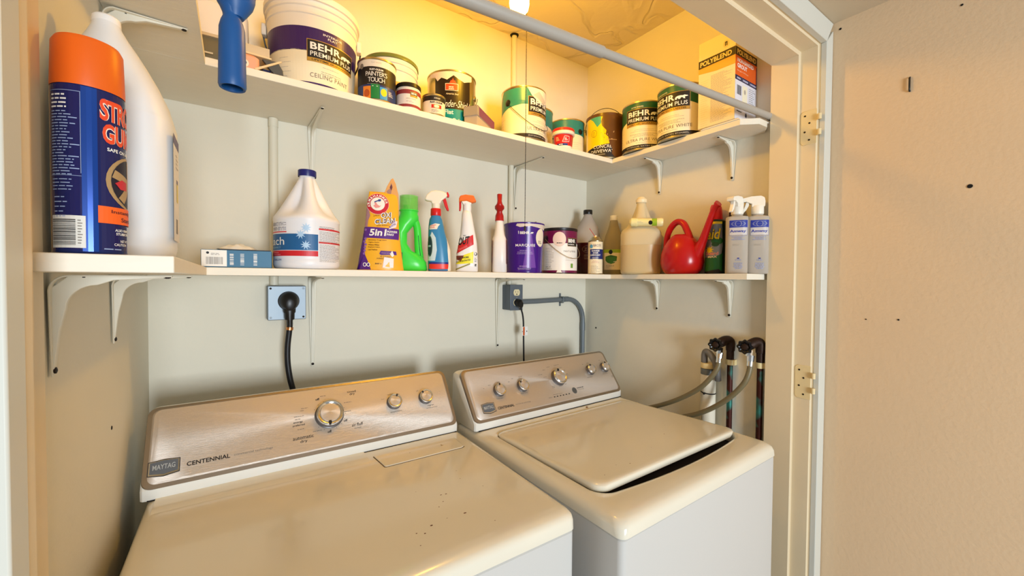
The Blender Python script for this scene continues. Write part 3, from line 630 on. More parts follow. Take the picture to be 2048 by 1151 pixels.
p=Print(clothp(P,0),res=.05,base=.0002)
badge(p,.042,.0245,.046,.030)
p.text('CENTENNIAL',.098,.0265,.066,.0085,INK,1,bold=.02); p.text('commercial technology',.170,.028,.064,.005,GREY,1,bold=0)
for x,l in ((.122,'load size'),(.216,'water temp'),(.577,'options'),(.675,'end signal')): pass
p.text('load size',.105,.060,.026,.0045,GREY,1,bold=.0); p.text('water temp',.206,.061,.03,.0045,GREY,1,bold=0); p.text('fabric softener',.540,.073,.030,.0045,GREY,1,bold=0); p.text('extra rinse',.630,.076,.028,.0045,GREY,1,bold=0)
for k in range(6): p.rect(.340+k*.0145,.0265,.3465+k*.0145,.0298,INK,1)
p.text('status',.316,.027,.016,.0035,GREY,1,bold=0); p.para(.34,.0385,.07,1,GREY,th=.0013,seed=8,layer=1)
p.ell(.4475,.036,.0115,.0125,C('seal_grey',112,112,110,.4),1); p.ell(.4475,.036,.0095,.0105,C('seal_dark',78,80,80,.4),2); p.text('commercial',.463,.041,.034,.005,INK,1,bold=.01); p.text('technology',.463,.034,.034,.004,GREY,1,bold=0)
for k,(a,b,l) in enumerate(((.090,.112,.014),(.128,.118,.018),(.068,.104,.008),(.190,.121,.010),(.222,.124,.02),(.172,.112,.008),(.338,.134,.018),(.362,.143,.018),(.400,.146,.030),(.424,.133,.016),(.436,.120,.014),(.310,.118,.028),(.330,.106,.018),(.442,.104,.014),(.438,.086,.014),(.350,.066,.022),(.384,.062,.02),(.415,.066,.012),(.350,.061,.018),(.545,.131,.010),(.572,.134,.012),(.645,.137,.010),(.672,.062,.014),(.672,.057,.014))): p.para(a,b+.003,l,1,GREY,th=.0016,seed=k+30,layer=1)
p.build('panel_print',fc)
knob(t,P,.1245,.0885,.0205,0); knob(t,P,.2235,.0895,.0205,-50); knob(t,P,.3955,.0955,.0295,-6,'cycle_knob',.022); knob(t,P,.5730,.1035,.0200,-20); knob(t,P,.6560,.1035,.0200,-6)
for o in [o for o in bpy.data.objects if o.name.startswith('control_console')]: bpy.data.objects.remove(o)
# ================= upper shelf items =================
UZ=UZ1+.0002; MZ=MZ1+.0002
TEAL=C('paint_teal',44,132,126,.35); DGREEN=C('label_green',30,92,64,.35); PURPLE=C('deep_purple',52,26,96,.35); LCREAM=C('label_cream',240,230,200,.4)
PLWHITE=C('white_plastic',234,228,216,.35); REDC=C('label_red',196,30,34,.35); WINE=C('burgundy',112,20,72,.3); TEXT2=C('brown_ink',92,74,58,.5)
def wrap(p,r,z0,z1,m,a=2.9,layer=0): p.rect(-r*a,z0,r*a,z1,m,layer)
# big ceiling paint bucket
r=.117
t=thing('paint_bucket','large white ceiling paint bucket with purple band and ribbed rim','paint bucket',(.193,1.325,UZ),face(.193,1.325,27))
br=lambda z:.1085+.0095*z/.19
MB().lathe([(.104,.003),(.1075,0),(.1085,.004),(br(.182),.182),(.1205,.184),(.1205,.188),(.1175,.190),(.1185,.202),(.1225,.204),(.1225,.208),(.119,.210),(.1195,.219)],PLWHITE,72,cap1=False).build('body',t)
MB().lathe([(.119,.219),(.1255,.2195),(.1258,.232),(.124,.237),(.115,.238),(.112,.234),(.001,.234)],PLWHITE,72,cap0=False).build('lid',t)
p=Print(cyl(.113,rz=lambda v:br(v)),res=.008)
p.rect(-.30,.088,.125,.150,PURPLE,0); p.rect(-.30,.006,.125,.090,LCREAM,0)
for i in range(20): pass
behr(p,-.068,.064,.132,.054)
p.text('INTERIOR',-.030,.136,.052,.0055,WHITE,2,bold=.01); p.text('FLAT',-.018,.128,.026,.0055,WHITE,2,bold=.01)
p.text('CEILING PAINT',-.062,.022,.108,.0115,TEXT2,2,bold=-.004,spacing=1.1); p.para(-.045,.056,.075,1,LGREY,lh=.004,center=True); p.para(-.040,.045,.07,2,GREY,lh=.005,center=True,seed=5)
p.para(-.145,.080,.035,6,LGREY,lh=.012,th=.0009,seed=9); p.rect(-.10,.0035,.12,.0085,PURPLE,1)
p.build('label',t)
a=R(-122); wire_bail(t,.121,.176,a,R(180+66),1.15,BLACK,.0022,rr=.129)
for k in (0,PI):
    T=TR(math.sin(a+k)*.119,-math.cos(a+k)*.119,.176,0,0,a+k); MB().box(-.013,.013,-.012,.001,-.016,.016,PLWHITE,T).build('ear',t,bevel=.003)
# quart
t=can('paint_can','small quart can with black label and coloured swatches, right of the bucket',.3587,1.262,UZ,face(.3587,1.262,-2),.0545,.123)
p=Print(cyl(.0545)); wrap(p,.0545,.096,.117,PLWHITE); wrap(p,.0545,.045,.0965,INK); wrap(p,.0545,.005,.0455,C('label_navy',24,48,108,.35),2.9)
p.text('RUST-OLEUM',-.019,.085,.038,.0055,WHITE,2,bold=.03); p.text("PAINTER'S",-.031,.069,.062,.0135,WHITE,2,bold=.0,spacing=.85); p.text('TOUCH',-.024,.052,.048,.0135,WHITE,2,bold=.0,spacing=.85)
p.text('FLAT WHITE',-.014,.106,.028,.0035,LGREY,2,bold=0); p.para(-.026,.049,.05,1,GREY)
p.rect(-.040,.005,-.016,.040,C('swatch_orange',222,132,44),1); p.rect(-.015,.005,.009,.046,C('swatch_green',24,124,60),1); p.rect(.010,.005,.032,.040,C('swatch_sky',60,150,205),1); p.ell(.021,.025,.009,.011,C('swatch_yellow',238,208,40),2); p.ell(-.028,.020,.009,.011,C('swatch_rust',176,78,34),2)
p.rect(-.012,.0395,-.008,.041,WHITE,2); p.rect(0,.0395,.004,.041,WHITE,2); p.para(.036,.035,.018,5,WHITE,seed=4); p.ell(-.046,.099,.007,.008,GREY,2)
p.build('label',t)
# white pail with green rim behind
t=thing('paint_pail','white plastic pail with green rim behind the black-labelled quart','paint pail',(.4405,1.385,UZ),0)
MB().lathe([(.078,0),(.080,.003),(.0845,.150),(.088,.152),(.088,.156),(.0855,.158),(.086,.170),(.0895,.172),(.0895,.176),(.087,.178),(.0872,.186)],PLWHITE,56,cap1=False).build('body',t)
MB().lathe([(.0872,.186),(.0905,.187),(.0908,.196),(.089,.199),(.08,.199),(.078,.195),(.001,.195)],C('olive_rim',104,116,62,.35),56,cap0=False).build('lid',t)
p=Print(cyl(.083,a0=face(.44,1.385),rz=lambda v:.0800+.0045*v/.15+.0004)); p.rect(.01,.07,.12,.115,C('label_orange',240,178,84),0); p.rect(.0,.02,.12,.069,C('label_mint',150,196,170),0); p.para(.02,.06,.06,6,GREY,lh=.006); p.build('label',t)
# small jar with black lid
t=thing('sample_jar','small white sample jar with black lid and maroon band','paint jar',(.4515,1.247,UZ),face(.4515,1.247,8))
MB().lathe([(.0345,0),(.0365,.002),(.037,.006),(.037,.066),(.035,.068)],PLWHITE,40).build('jar',t)
MB().lathe([(.0375,.067),(.0385,.068),(.0385,.078),(.037,.080),(.001,.0805)],BLACK,40,cap0=False).build('lid',t)
MR=C('maroon',142,52,58,.4); p=Print(cyl(.037)); wrap(p,.037,.006,.064,C('label_pale',230,220,212,.4)); wrap(p,.037,.045,.058,MR,layer=1); wrap(p,.037,.006,.014,MR,layer=1)
p.rect(.0,.036,.024,.052,GOLD,2); p.rect(.001,.042,.023,.051,INK,3); p.text('BEHR',.003,.0435,.018,.006,WHITE,4,bold=.03); p.text('SAMPLE COLOR',-.012,.029,.03,.0032,GREY,2,bold=0); p.para(-.012,.026,.03,2,LGREY); p.build('label',t)
# exterior paint gallon
r=.0855; t=can('paint_can','gallon can with black and teal label and house logo, white drips on top',.6508,1.352,UZ,face(.6508,1.352,-4),r,.195)
p=Print(cyl(r)); TL=C('label_teal_bright',0,134,136,.35); tz=(24,20,18)
p.rect(-.055,.060,.075,.188,C('label_black',30,20,16,.35),0); p.rect(-.055,.005,.078,.062,TL,0); p.rect(-.057,.040,.083,.062,TL,1)
p.poly([(-.085,.190),(.085,.190),(.085,.172),(.05,.158),(.03,.165),(.012,.176),(-.01,.16),(-.03,.168),(-.045,.158),(-.055,.172),(-.085,.178)],C('paint_drip',224,208,196,.4),1)
OR=C('logo_orange',226,72,36,.4); p.rect(-.016,.124,.028,.148,PLWHITE,2); p.rect(-.0145,.1255,.0265,.1465,OR,3); p.poly([(-.002,.148),(.004,.160),(.006,.155),(.010,.166),(.014,.155),(.016,.160),(.022,.148)],OR,3); p.text('Pratt',-.004,.130,.026,.008,PLWHITE,4,bold=.01,shear=.2) if False else p.para(-.004,.140,.026,2,PLWHITE,lh=.006,th=.003,layer=4)
p.text('America Seal',-.014,.110,.042,.006,CREAM,2,bold=0,shear=.25); 
p.text('Wonder-Shield',-.050,.068,.120,.024,WHITE,2,bold=-.005,shear=.2); p.text('Flat',-.018,.044,.030,.015,WHITE,2,bold=.01); p.text('House Paint',-.048,.018,.098,.0125,WHITE,2,bold=.01); p.para(-.03,.036,.07,1,C('teal_shade',0,100,104))
p.build('label',t); ears(t,r,.128,R(-100),TIN,.010); 
a=R(-100)
wire_bail(t,r,.128,a,R(-62),1.25,WIRE,.0012,rr=r+.009)
# half pint can
t=can('paint_can','tiny half-pint can with black and white label in front of the gallon',.535,1.243,UZ,face(.535,1.243,4),.0358,.066)
p=Print(cyl(.0358)); wrap(p,.0358,.044,.062,INK); wrap(p,.0358,.005,.0445,C('label_offwhite',226,214,190,.4)); p.text('RUST-OLEUM',-.014,.036,.040,.0065,INK,2,bold=.04); p.text('STOPS RUST',-.002,.050,.02,.004,WHITE,2,bold=.01)
p.rect(-.010,.021,.022,.032,REDC,2); p.ell(.006,.0265,.010,.0062,GOLD,3); p.ell(.006,.0265,.008,.0045,LCREAM,4); p.para(-.01,.018,.03,3,GREY); p.build('label',t)
# grey and purple box
t=thing('small_box','flat grey cardboard box with a purple top between the paint cans','box',(.712,1.269,UZ),R(37.7))
GB=C('grey_card',168,158,146,.6); MB().box(-.061,.095,-.024,.024,0,.040,GB).build('box_body',t,bevel=.001)
MB().box(-.063,.097,-.026,.026,.036,.068,C('card_top',150,142,132,.6)).build('box_lid',t,bevel=.001)
mb=MB().box(-.048,.0972,-.0266,-.026,.038,.0675,C('plum',112,58,98,.5)).box(-.0625,.0972,-.0262,.0262,.068,.0685,C('plum',112,58,98,.5)); mb.build('purple_print',t)
# Behr gallons
def behr_can(name,label,x,y,extra,topc,r=.0830,h=.191,drip=False,bot='ULTRA PURE WHITE',logo=(-.036,.098,.076,.052),bail=None,z=UZ,notext=False,earang=None,sheen=True):
    t=can(name,label,x,y,z,face(x,y,extra),r,h); p=Print(cyl(r))
    wrap(p,r,.006,.185,LCREAM)
    p.poly([(-.24,.185)]+[(-.24,.105),(-.13,.098),(-.06,.118),(0,.126),(.07,.122),(.15,.104),(.20,.100),(.20,.185)],topc,1)
    if not notext:
        behr(p,*logo,L=4)
        u,v,w_,h_=logo; p.text(bot,u-.004,.033,w_+.014,.0115,TEXT2,2,bold=-.006,spacing=1.05); p.para(u+.01,v-.012,w_-.02,2,LGREY,lh=.006,center=True); p.para(u+.004,v-.03,w_-.01,3,GREY,lh=.005,center=True,seed=5); p.para(u+.02,.029,w_-.04,1,GREY,center=True)
        wrap(p,r,.006,.0195,INK,layer=1); p.text('INTERIOR SATIN ENAMEL',u,.010,w_,.005,LGREY,2,bold=.01)
        p.text('SATIN ENAMEL',u+.02,.166,.05,.005,LCREAM,2,bold=0)
    p.para(-.125,.090,.045,6,LGREY,lh=.0105,th=.0008,seed=2)
    if notext: p.para(-.02,.095,.09,9,LGREY,lh=.0085,th=.0008,seed=6)
    if drip: p.poly([(-.14,.187),(-.14,.17),(-.115,.15),(-.10,.175),(-.09,.187)],PLWHITE,3); p.poly([(.012,.187),(.022,.17),(.03,.158),(.04,.15),(.06,.136),(.085,.140),(.11,.14),(.12,.187)],PLWHITE,10); p.poly([(.035,.16),(.085,.135),(.1,.15),(.06,.178)],C('smear_grey',196,190,184,.4),11)
    p.build('label',t)
    if earang is not None: ears(t,r,.138,R(earang),BLACK,.012)
    if bail: wire_bail(t,r,.138,R(earang),R(bail[0]),bail[1],WIRE,.0011,rr=r+.005)
    return t
behr_can('paint_can','teal-topped gallon can smeared with white paint, left of the red tub',.9276,1.290,0,TEAL,drip=True,logo=(.018,.088,.148,.066),bail=(-47,1.55),earang=-44,r=.0845,h=.193)
behr_can('paint_can','teal-topped can half hidden behind the smeared white and teal gallon',1.064,1.405,-20,TEAL,notext=True,r=.080)
behr_can('paint_can','teal and cream can with wire handle behind the red tub',1.262,1.414,10,TEAL,notext=True,earang=38,bail=(25,1.02),r=.0785)
behr_can('paint_can','green-topped gallon can with bear badge in the middle of the right shelf',1.3995,1.098,-6,DGREEN,logo=(-.060,.096,.146,.064))
behr_can('paint_can','green-topped gallon can with bear badge beside the grout box',1.393,.9215,-24,DGREEN,logo=(-.084,.096,.148,.064),earang=-78,bail=(-58,1.5))
# red tub
t=thing('patch_tub','small red and white tub of patching compound with red lid','tub',(1.096,1.249,UZ),face(1.096,1.249,6))
MB().lathe([(.0325,0),(.0335,.002),(.0385,.056),(.0385,.060)],PLWHITE,40).build('tub_body',t)
MB().lathe([(.0385,.056),(.0445,.058),(.0455,.068),(.044,.070)],PLWHITE,40,cap0=False,cap1=False).build('collar',t); MB().lathe([(.0435,.070),(.0445,.0705),(.0445,.079),(.043,.081),(.001,.0815)],C('red_lid',214,50,40,.35),40,cap0=False).build('lid',t)
p=Print(cyl(.036,rz=lambda v:.0335+.005*v/.056+.0003)); p.rect(-.10,.012,.10,.056,REDC,0); p.rect(-.03,.012,.014,.020,C('label_blue',28,50,130),1); p.rect(-.10,0,.1,.012,PLWHITE,0)
p.poly([(-.008,.026),(.020,.026),(.020,.048),(.0,.048)],WHITE,1); p.poly([(-.0055,.0275),(.0185,.0275),(.0185,.0465),(.001,.0465)],REDC,2); p.text('DAP',.001,.035,.014,.0065,WHITE,3,bold=.04) if False else p.para(.001,.043,.014,2,WHITE,lh=.0055,th=.0028,layer=3)
p.text('PATCH',-.036,.034,.018,.010,C('label_peach',248,196,150),2,bold=.02) if False else p.para(-.034,.048,.018,3,C('label_peach',248,196,150),lh=.0055,th=.0032)
p.para(-.022,.0185,.026,1,WHITE,th=.003,lh=.004); p.para(.026,.05,.02,7,C('faint_pink',220,120,110),lh=.005); p.build('label',t)
# concrete and driveway paint
r=.0828; t=can('paint_can','yellow concrete and driveway paint can stained brown, wire handle raised',1.352,1.2665,UZ,face(1.352,1.2665,0),r,.192,m=C('can_brown',74,46,22,.35,metal=.3)) if False else can('paint_can','yellow concrete and driveway paint can stained brown, wire handle raised',1.364,1.2735,UZ,face(1.36,1.2725,0),r,.192,m=TIN)
p=Print(cyl(r)); YEL=C('label_yellow',250,214,0,.35); BRN=mat('spilled_brown_paint',(98,62,26),.3,vary=.25,vscale=25)
p.rect(-.115,.006,.02,.187,LCREAM,0); p.rect(-.092,.006,.21,.187,YEL,1); p.poly([(-.092,.006),(.21,.006),(.21,.062),(.02,.062),(-.03,.056),(-.092,.044)],INK,2)
p.poly([(-.085,.187),(-.02,.187),(-.018,.150),(-.035,.135),(-.055,.165)],C('label_mint_teal',70,172,146),2); 
p.poly([(-.008,.188),(.24,.188),(.24,.006),(.04,.006),(.028,.020),(.030,.04),(.018,.060),(.012,.09),(.002,.10),(.004,.118),(-.014,.138),(-.018,.158)],BRN,6)
p.text('CONCRETE',-.052,.044,.100,.0135,WHITE,4,bold=.0,shear=.1); p.text('DRIVEWAYS',-.066,.025,.112,.0135,WHITE,4,bold=.0,shear=.1)
for i in range(28): a0=2*PI*i/28;a1=2*PI*(i+1)/28; p.poly([(-.050+q*math.cos(a_),.110+q*1.15*math.sin(a_)) for q,a_ in ((.0125,a0),(.0125,a1),(.0135,a1),(.0135,a0))],INK,3)
p.para(-.058,.122,.014,4,INK,lh=.006,center=True,layer=3); p.rect(.005,.078,.05,.080,C('scratch_tan',206,168,110),8); p.rect(-.045,.0165,.0,.0185,LGREY,4)
rd=random.Random(3)
for i in range(26): uu=rd.uniform(-.006,.05); vv=rd.uniform(.05,.12); q=rd.uniform(.0008,.0022); p.ell(uu-.012,vv,q,q,C('scratch_tan',206,168,110) if i%2 else BRN,8,7)
p.build('label',t); MB().lathe([(r+.0006,.178),(r+.0022,.186),(r+.0024,.1922),(r-.003,.1926),(r-.005,.188)],BRN,56,cap0=False,cap1=False).build('stained_rim',t)
ears(t,r,.140,R(-88),C('dark_brown_ear',48,30,20,.4),.012); wire_bail(t,r,.140,R(-88),R(84),1.12,WIRE,.0013,rr=r+.006)
# grout box
t=thing('grout_box','tall grout carton with orange, navy and white panels by the door frame','box',(1.405,.752,UZ+.006),R(0))
bx0,bx1,by0,by1,bh=-.072,.068,-.062,.064,.292
MB().box(bx0,bx1,by0,by1,0,bh,C('carton_cream',238,222,178,.6)).build('carton',t,bevel=.0012)
OG=C('grout_orange',222,96,30,.5); NV=C('grout_navy',34,38,74,.5); LAV=C('grout_white',226,226,236,.5); DB=C('grout_black',46,34,24,.5)
def shearrect(p,u0,v0,u1,v1,m,l,s=0): p.poly([(u0,v0),(u1,v0+s*(u1-u0)),(u1,v1+s*(u1-u0)),(u0,v1)],m,l)
p=Print(lambda u,v,o:(bx0+u,by0-o,v),res=.03); W_=bx1-bx0
p.rect(0,.205,W_,.232,DB,0); p.text('POLYBLEND',.010,.210,.122,.0165,C('pale_yellow',240,214,130,.5),1,bold=.03)
p.rect(0,.142,W_,.205,OG,0); p.text('NON-SANDED',.012,.186,.105,.0125,WHITE,1,bold=.03); p.text('GROUT',.012,.168,.062,.0135,WHITE,1,bold=.03); p.text('Bright White',.012,.155,.07,.006,C('pale_peach',250,190,150,.5),1,bold=.01)
p.rect(0,.127,W_,.142,NV,0); p.rect(0,.0,W_,.127,LAV,0)
for a_,b_ in ((.010,.034),(.048,.082),(.096,.136)): p.rect(a_,.131,b_,.137,C('navy_text',170,170,196),1)
p.rect(.042,.128,.0425,.141,WHITE,1);p.rect(.09,.128,.0905,.141,WHITE,1)
p.bars(.012,.082,.028,.030,INK,18,1); p.rect(.046,.06,.078,.118,C('box_cream',240,234,206,.5),1); p.ell(.062,.098,.006,.008,LGREY,2); p.para(.088,.122,.046,12,GREY,lh=.0065,th=.0016,seed=12,layer=1); p.para(.012,.030,.05,1,INK,th=.003); p.poly([(.066,.018),(.072,.018),(.072,.012),(.078,.024),(.072,.036),(.072,.030),(.066,.030)],NV,1); p.ell(.118,.009,.008,.007,NV,1)
p.rect(W_-.004,.14,W_,.20,PURPLE,1); p.build('front_print',t)
p=Print(lambda u,v,o:(bx0-o,by1-u,v),res=.03); W2=by1-by0
p.rect(0,.205,W2,.232,DB,0); p.text('POLYBLEND',.006,.210,.108,.0165,C('pale_yellow',240,214,130,.5),1,bold=.03)
p.poly([(0,.205),(W2,.205),(W2,.176),(W2*.5,.178),(0,.188)],C('grout_amber',238,170,60,.5),0)
p.para(.045,.170,.072,44,LGREY,lh=.0036,th=.0012,seed=21,layer=1); p.para(.010,.165,.03,22,C('faint_tan',222,204,150),lh=.0075,th=.0012,seed=22,layer=1)
p.ell(.095,.252,.010,.012,C('lid_disc',226,206,150,.5),0); p.rect(.091,.246,.094,.259,INK,1); p.rect(.096,.246,.099,.259,INK,1); p.rect(.091,.256,.099,.259,INK,1)
p.build('side_print',t)
t=thing('paper_sheet','white folded paper lying under the grout box','paper',(1.405,.745,UZ)); MB().prism([(-.072,-.07),(.045,-.108),(.066,-.07),(.066,.07),(-.072,.06)],0,.0022,WHITE,'Z').prism([(-.07,-.066),(.02,-.09),(.064,-.06),(.064,.06),(-.07,.055)],.0024,.0052,C('paper_grey',214,206,196,.7),'Z').build('sheet',t)
# items at left end of the upper shelf
t=thing('storage_bin','smoky clear plastic bin with white lid at the left end of the upper shelf','bin',(-.02,1.345,UZ),R(-2))
SM=C('smoky_plastic',118,110,86,.2); MB().rings([[(x,y,z) for x,y in rrect(-.165+i,.052-i,-.08+i,.12-i,.02)] for i,z in ((.012,0),(.008,.004),(0,.075),(.0,.078))],SM,True,True).build('bin_body',t)
MB().rings([[(x,y,z) for x,y in rrect(-.172+i,.058-i,-.086+i,.127-i,.022)] for i,z in ((0,.076),(0,.083),(.003,.0845))],C('bin_rim',206,190,160,.3),True,True).build('bin_rim',t,bevel=0)
MB().rings([[(x,y,z) for x,y in rrect(-.168+i,.054-i,-.082+i,.123-i,.022)] for i,z in ((0,.085),(0,.150),(.004,.165),(.02,.168))],C('bin_white',236,230,222,.4),True,True).build('bin_lid',t)
MB().box(-.06,-.02,-.0812,-.0797,.035,.039,C('bin_glint',206,196,170,.2)).build('bin_glint_strip',t)  # pale strip paints a glint on the smoky plastic
t=thing('wooden_paddle','thin tan wooden board propped on the clutter left of the bucket','board',(.028,1.2255,UZ+.041),0)
WOOD=mat('raw_wood',(222,200,156),.6,vary=.1,vscale=20); MB().box(-.04,.052,-.004,.05,0,.0045,WOOD,Matrix.Rotation(R(1.5),4,'Y')).build('paddle',t,bevel=.0008); MB().box(-.03,.048,.0,.0018,.005,.026,C('beige_card',206,190,160,.6)).build('folded_flap',t)
t=thing('sanding_sponge','peach coloured sanding block on the upper shelf edge','sponge',(.018,1.236,UZ),R(6))
MB().rings([[(x,y,z) for x,y in rrect(-.045+i,.034-i,-.024+i,.03-i,.010)] for i,z in ((.001,0),(0,.002),(0,.032),(.006,.038),(.012,.0395))],C('peach_foam',226,164,132,.6),True,True).build('block',t)
p=Print(flat(-.0242)); p.ell(.0,.012,.010,.010,C('pale_disc',240,226,208),0); p.ell(.003,.013,.003,.0035,C('blue_dot',90,96,130),1); p.build('printed_disc',t)
t=thing('putty_knife','dark putty knife with wooden edge leaning by the bucket','scraper',(.083,1.222,UZ),R(2))
MB().prism([(-.024,.034),(.010,.037),(.022,.018),(.024,.001),(.006,.001),(-.008,.014)],-.0045,.0045,C('slate_blade',84,88,92,.35,metal=.4),'Y').build('blade',t,bevel=.001)
MB().prism([(-.036,.001),(.016,.0345),(.020,.0385),(.014,.0385),(-.042,.004)],-.009,-.0048,WOOD,'Y').build('wooden_edge',t,bevel=.0006)
MB().box(-.028,-.004,.006,.012,0,.014,C('navy_piece',26,34,76,.4)).box(-.03,-.022,.006,.012,.0,.012,BLACK).build('grip',t)
# ================= lower shelf, left =================
# spray can
x,y=-.1335,.642; t=thing('spray_can','blue aerosol can with tall orange cap, nearest on the left shelf','spray can',(x,y,MZ),face(x,y,43))
r=.0292; MB().lathe([(r-.003,.002),(r-.001,0),(r+.0006,.002),(r,.006),(r,.176),(r-.001,.180),(r-.003,.183)],C('can_blue',18,40,104,.25,metal=.3),56).build('body',t)
MB().lathe([(r+.0002,.178),(r+.0004,.181),(r-.0008,.226),(r-.0035,.2315),(r-.007,.233),(.001,.2335)],C('cap_orange',226,98,22,.4),56,cap0=False).build('cap',t)
DN=C('navy_print',20,28,84,.2); p=Print(cyl(r),res=.004); NB=C('blue_highlight',22,66,150,.2,metal=.35)
wrap(p,r,.005,.177,DN); p.rect(-.0280,.003,-.016,.177,NB,1); LB=C('print_pale_blue',150,170,206,.4)  # lighter blue band paints a window highlight down the navy can
p.rect(-.0570,.170,-.0282,.1705,LB,2); p.rect(-.0286,.085,-.0282,.1705,LB,2)
p.para(-.055,.169,.026,4,WHITE,lh=.0042,th=.0016,seed=31); p.para(-.055,.151,.026,22,LB,lh=.0031,th=.001,seed=32); p.rect(-.057,.082,-.028,.0824,LB,2); p.para(-.055,.081,.024,4,LB,lh=.0035,th=.0009,seed=33); p.para(-.053,.064,.014,5,LB,lh=.005,th=.001,seed=34)
p.rect(-.0565,.0065,-.0255,.0405,C('barcode_white',216,216,210,.4),2); p.bars(-.0555,.0095,.0225,.028,INK,26,3,vert=False); p.para(-.0315,.038,.004,9,GREY,lh=.003,layer=3)
RO=C('lettering_red_orange',228,74,40,.4); WHO=C('letter_edge',250,226,204,.4)
p.text('STRONG',-.0142,.1455,.060,.0235,WHO,2,bold=.06,spacing=.92); p.text('STRONG',-.0142,.1455,.060,.0235,RO,3,bold=.03,spacing=.92); p.text('GUM',-.0122,.1215,.034,.0215,WHO,2,bold=.06); p.text('GUM',-.0122,.1215,.034,.0215,RO,3,bold=.03)
p.text('SAFE ON ALL',-.0085,.1135,.03,.0038,WHITE,3,bold=.02)
TANR=C('rim_tan',170,140,98,.35)
p.ell(.020,.082,.030,.030,TANR,2); p.ell(.021,.082,.0265,.0275,C('rim_black',22,24,46,.4),3)
for k in range(5):
    a=2*PI*k/5+.3; p.poly([(.021+.004*math.cos(a+1.3),.082+.004*math.sin(a+1.3)),(.021+.026*math.cos(a+.18),.082+.026*math.sin(a+.18)),(.021+.026*math.cos(a-.18),.082+.026*math.sin(a-.18)),(.021+.004*math.cos(a-1.3),.082+.004*math.sin(a-1.3))],TANR,4)
p.poly([(-.002,.080),(.006,.085),(.014,.083),(.014,.074),(.004,.074)],C('crimson',196,40,54,.4),5)
p.rect(-.0165,.0345,.06,.053,C('band_orange',240,100,34,.4),6); p.text('Instantly',-.006,.0450,.026,.0048,C('maroon_ink',96,24,34),7,bold=.02); p.text('Starts',.004,.0375,.018,.0048,C('maroon_ink',96,24,34),7,bold=.02)
p.text('ALSO REMOVES',-.002,.0265,.026,.0028,WHITE,2,bold=.02); p.text('STUBBORN',-.001,.0225,.02,.0028,WHITE,2,bold=.02); p.text('NET WT',.004,.0145,.012,.0028,WHITE,2,bold=.01); p.text('CAUTION',-.003,.0105,.016,.0028,WHITE,2,bold=.01); p.para(-.012,.009,.03,1,LB)
p.build('label',t)
# tall white jug
x,y=-.1365,.815; t=thing('plastic_jug','tall white plastic jug with tapered neck behind the blue spray can','jug',(x,y,MZ),0)
JW=mat('milky_plastic',(230,232,234),.4,sss=.15)
MB().loft([(0,0,0,.050,.062,3),(.004,0,0,.058,.070,3),(.02,0,0,.061,.073,3),(.034,0,0,.061,.073,3),(.036,0,0,.0622,.0745,3),(.200,0,0,.0622,.0745,3),(.2035,0,0,.0605,.0725,3),(.207,0,0,.0605,.0725,2.8),(.230,-.003,0,.0575,.068,2.6),(.255,-.006,0,.050,.059,2.4),(.280,-.009,0,.0405,.047,2.2),(.300,-.011,0,.0315,.036,2.1),(.317,-.0125,0,.0225,.025,2),(.330,-.0135,0,.0165,.018,2),(.337,-.014,0,.0148,.0155,2)],JW,56).build('jug_body',t,smooth=60)
MB().lathe([(.0153,.334),(.0158,.336),(.0152,.344),(.013,.3465),(.001,.347)],C('jug_cap',236,234,230,.4),36,TR(-.014,0,0),cap0=False).build('cap',t)
p=Print(lambda u,v,o:(.0626+o,u,v),res=.02); p.rect(-.046,.030,.02,.185,C('side_label',232,228,224,.4),0); p.rect(-.046,.172,.02,.186,C('plum_band',74,42,96,.4),1); p.rect(-.012,.090,.004,.118,C('yellow_warning',214,196,50,.4),1); p.rect(-.012,.118,.004,.124,C('plum_band',74,42,96,.4),1); p.bars(-.02,.042,.02,.022,INK,12,1); p.para(-.02,.165,.03,4,GREY,lh=.006); p.build('label',t)
# wipes box
x,y=.0120,1.285; t=thing('tissue_box','small blue box with barcode and a white wipe sticking out','box',(x,y,MZ),R(-4))
BB=C('box_blue',42,108,148,.45); mb=MB().box(-.078,.070,-.052,.05,0,.044,BB); o=mb.build('carton',t,bevel=.001)
p=Print(lambda u,v,o:(-.078+u,-.052-o,v),res=.03); p.rect(.001,.003,.052,.043,WHITE,0); p.bars(.010,.008,.034,.018,GREY,24,1); p.para(.02,.037,.026,2,GREY,lh=.003); p.ell(.0135,.036,.003,.003,INK,1)
for k,(a,b) in enumerate(((.058,.066),(.080,.088),(.108,.116))): p.bars(a,.007,b-a,.03,WHITE,12,1,vert=False,seed=k+7)
p.build('front_print',t)
p=Print(lambda u,v,o:(-.078-o,.05-u,v),res=.03); p.rect(.0,.0,.1,.043,C('side_rust',112,62,48,.5),0); p.rect(.0,.0,.04,.043,C('side_slate',74,84,88,.5),1); p.build('side_print',t)
MB().box(-.04,.068,-.045,.045,.0442,.0465,C('dark_flap',34,18,24,.5)).build('open_flap',t)
rd=random.Random(5); mb=MB(); N=18; vs=[];fs=[]
for j in range(N):
    for i in range(N):
        a=(i/(N-1)-.5);b=(j/(N-1)-.5); hgt=.047+.014*max(0,1-(a*a*3.6+b*b*4))+.0035*math.sin(a*19+b*7)*math.cos(b*15)*max(0,1-(a*a*3+b*b*3)); vs.append((a*.085-.006,b*.07-.008,hgt))
fs=[(j*N+i,j*N+i+1,(j+1)*N+i+1,(j+1)*N+i) for j in range(N-1) for i in range(N-1)]
mb.add(vs,fs,WHITE); mb.add([(a,b,c-.0008) for a,b,c in vs],[f[::-1] for f in fs],WHITE); mb.build('wipe',t,smooth=80)
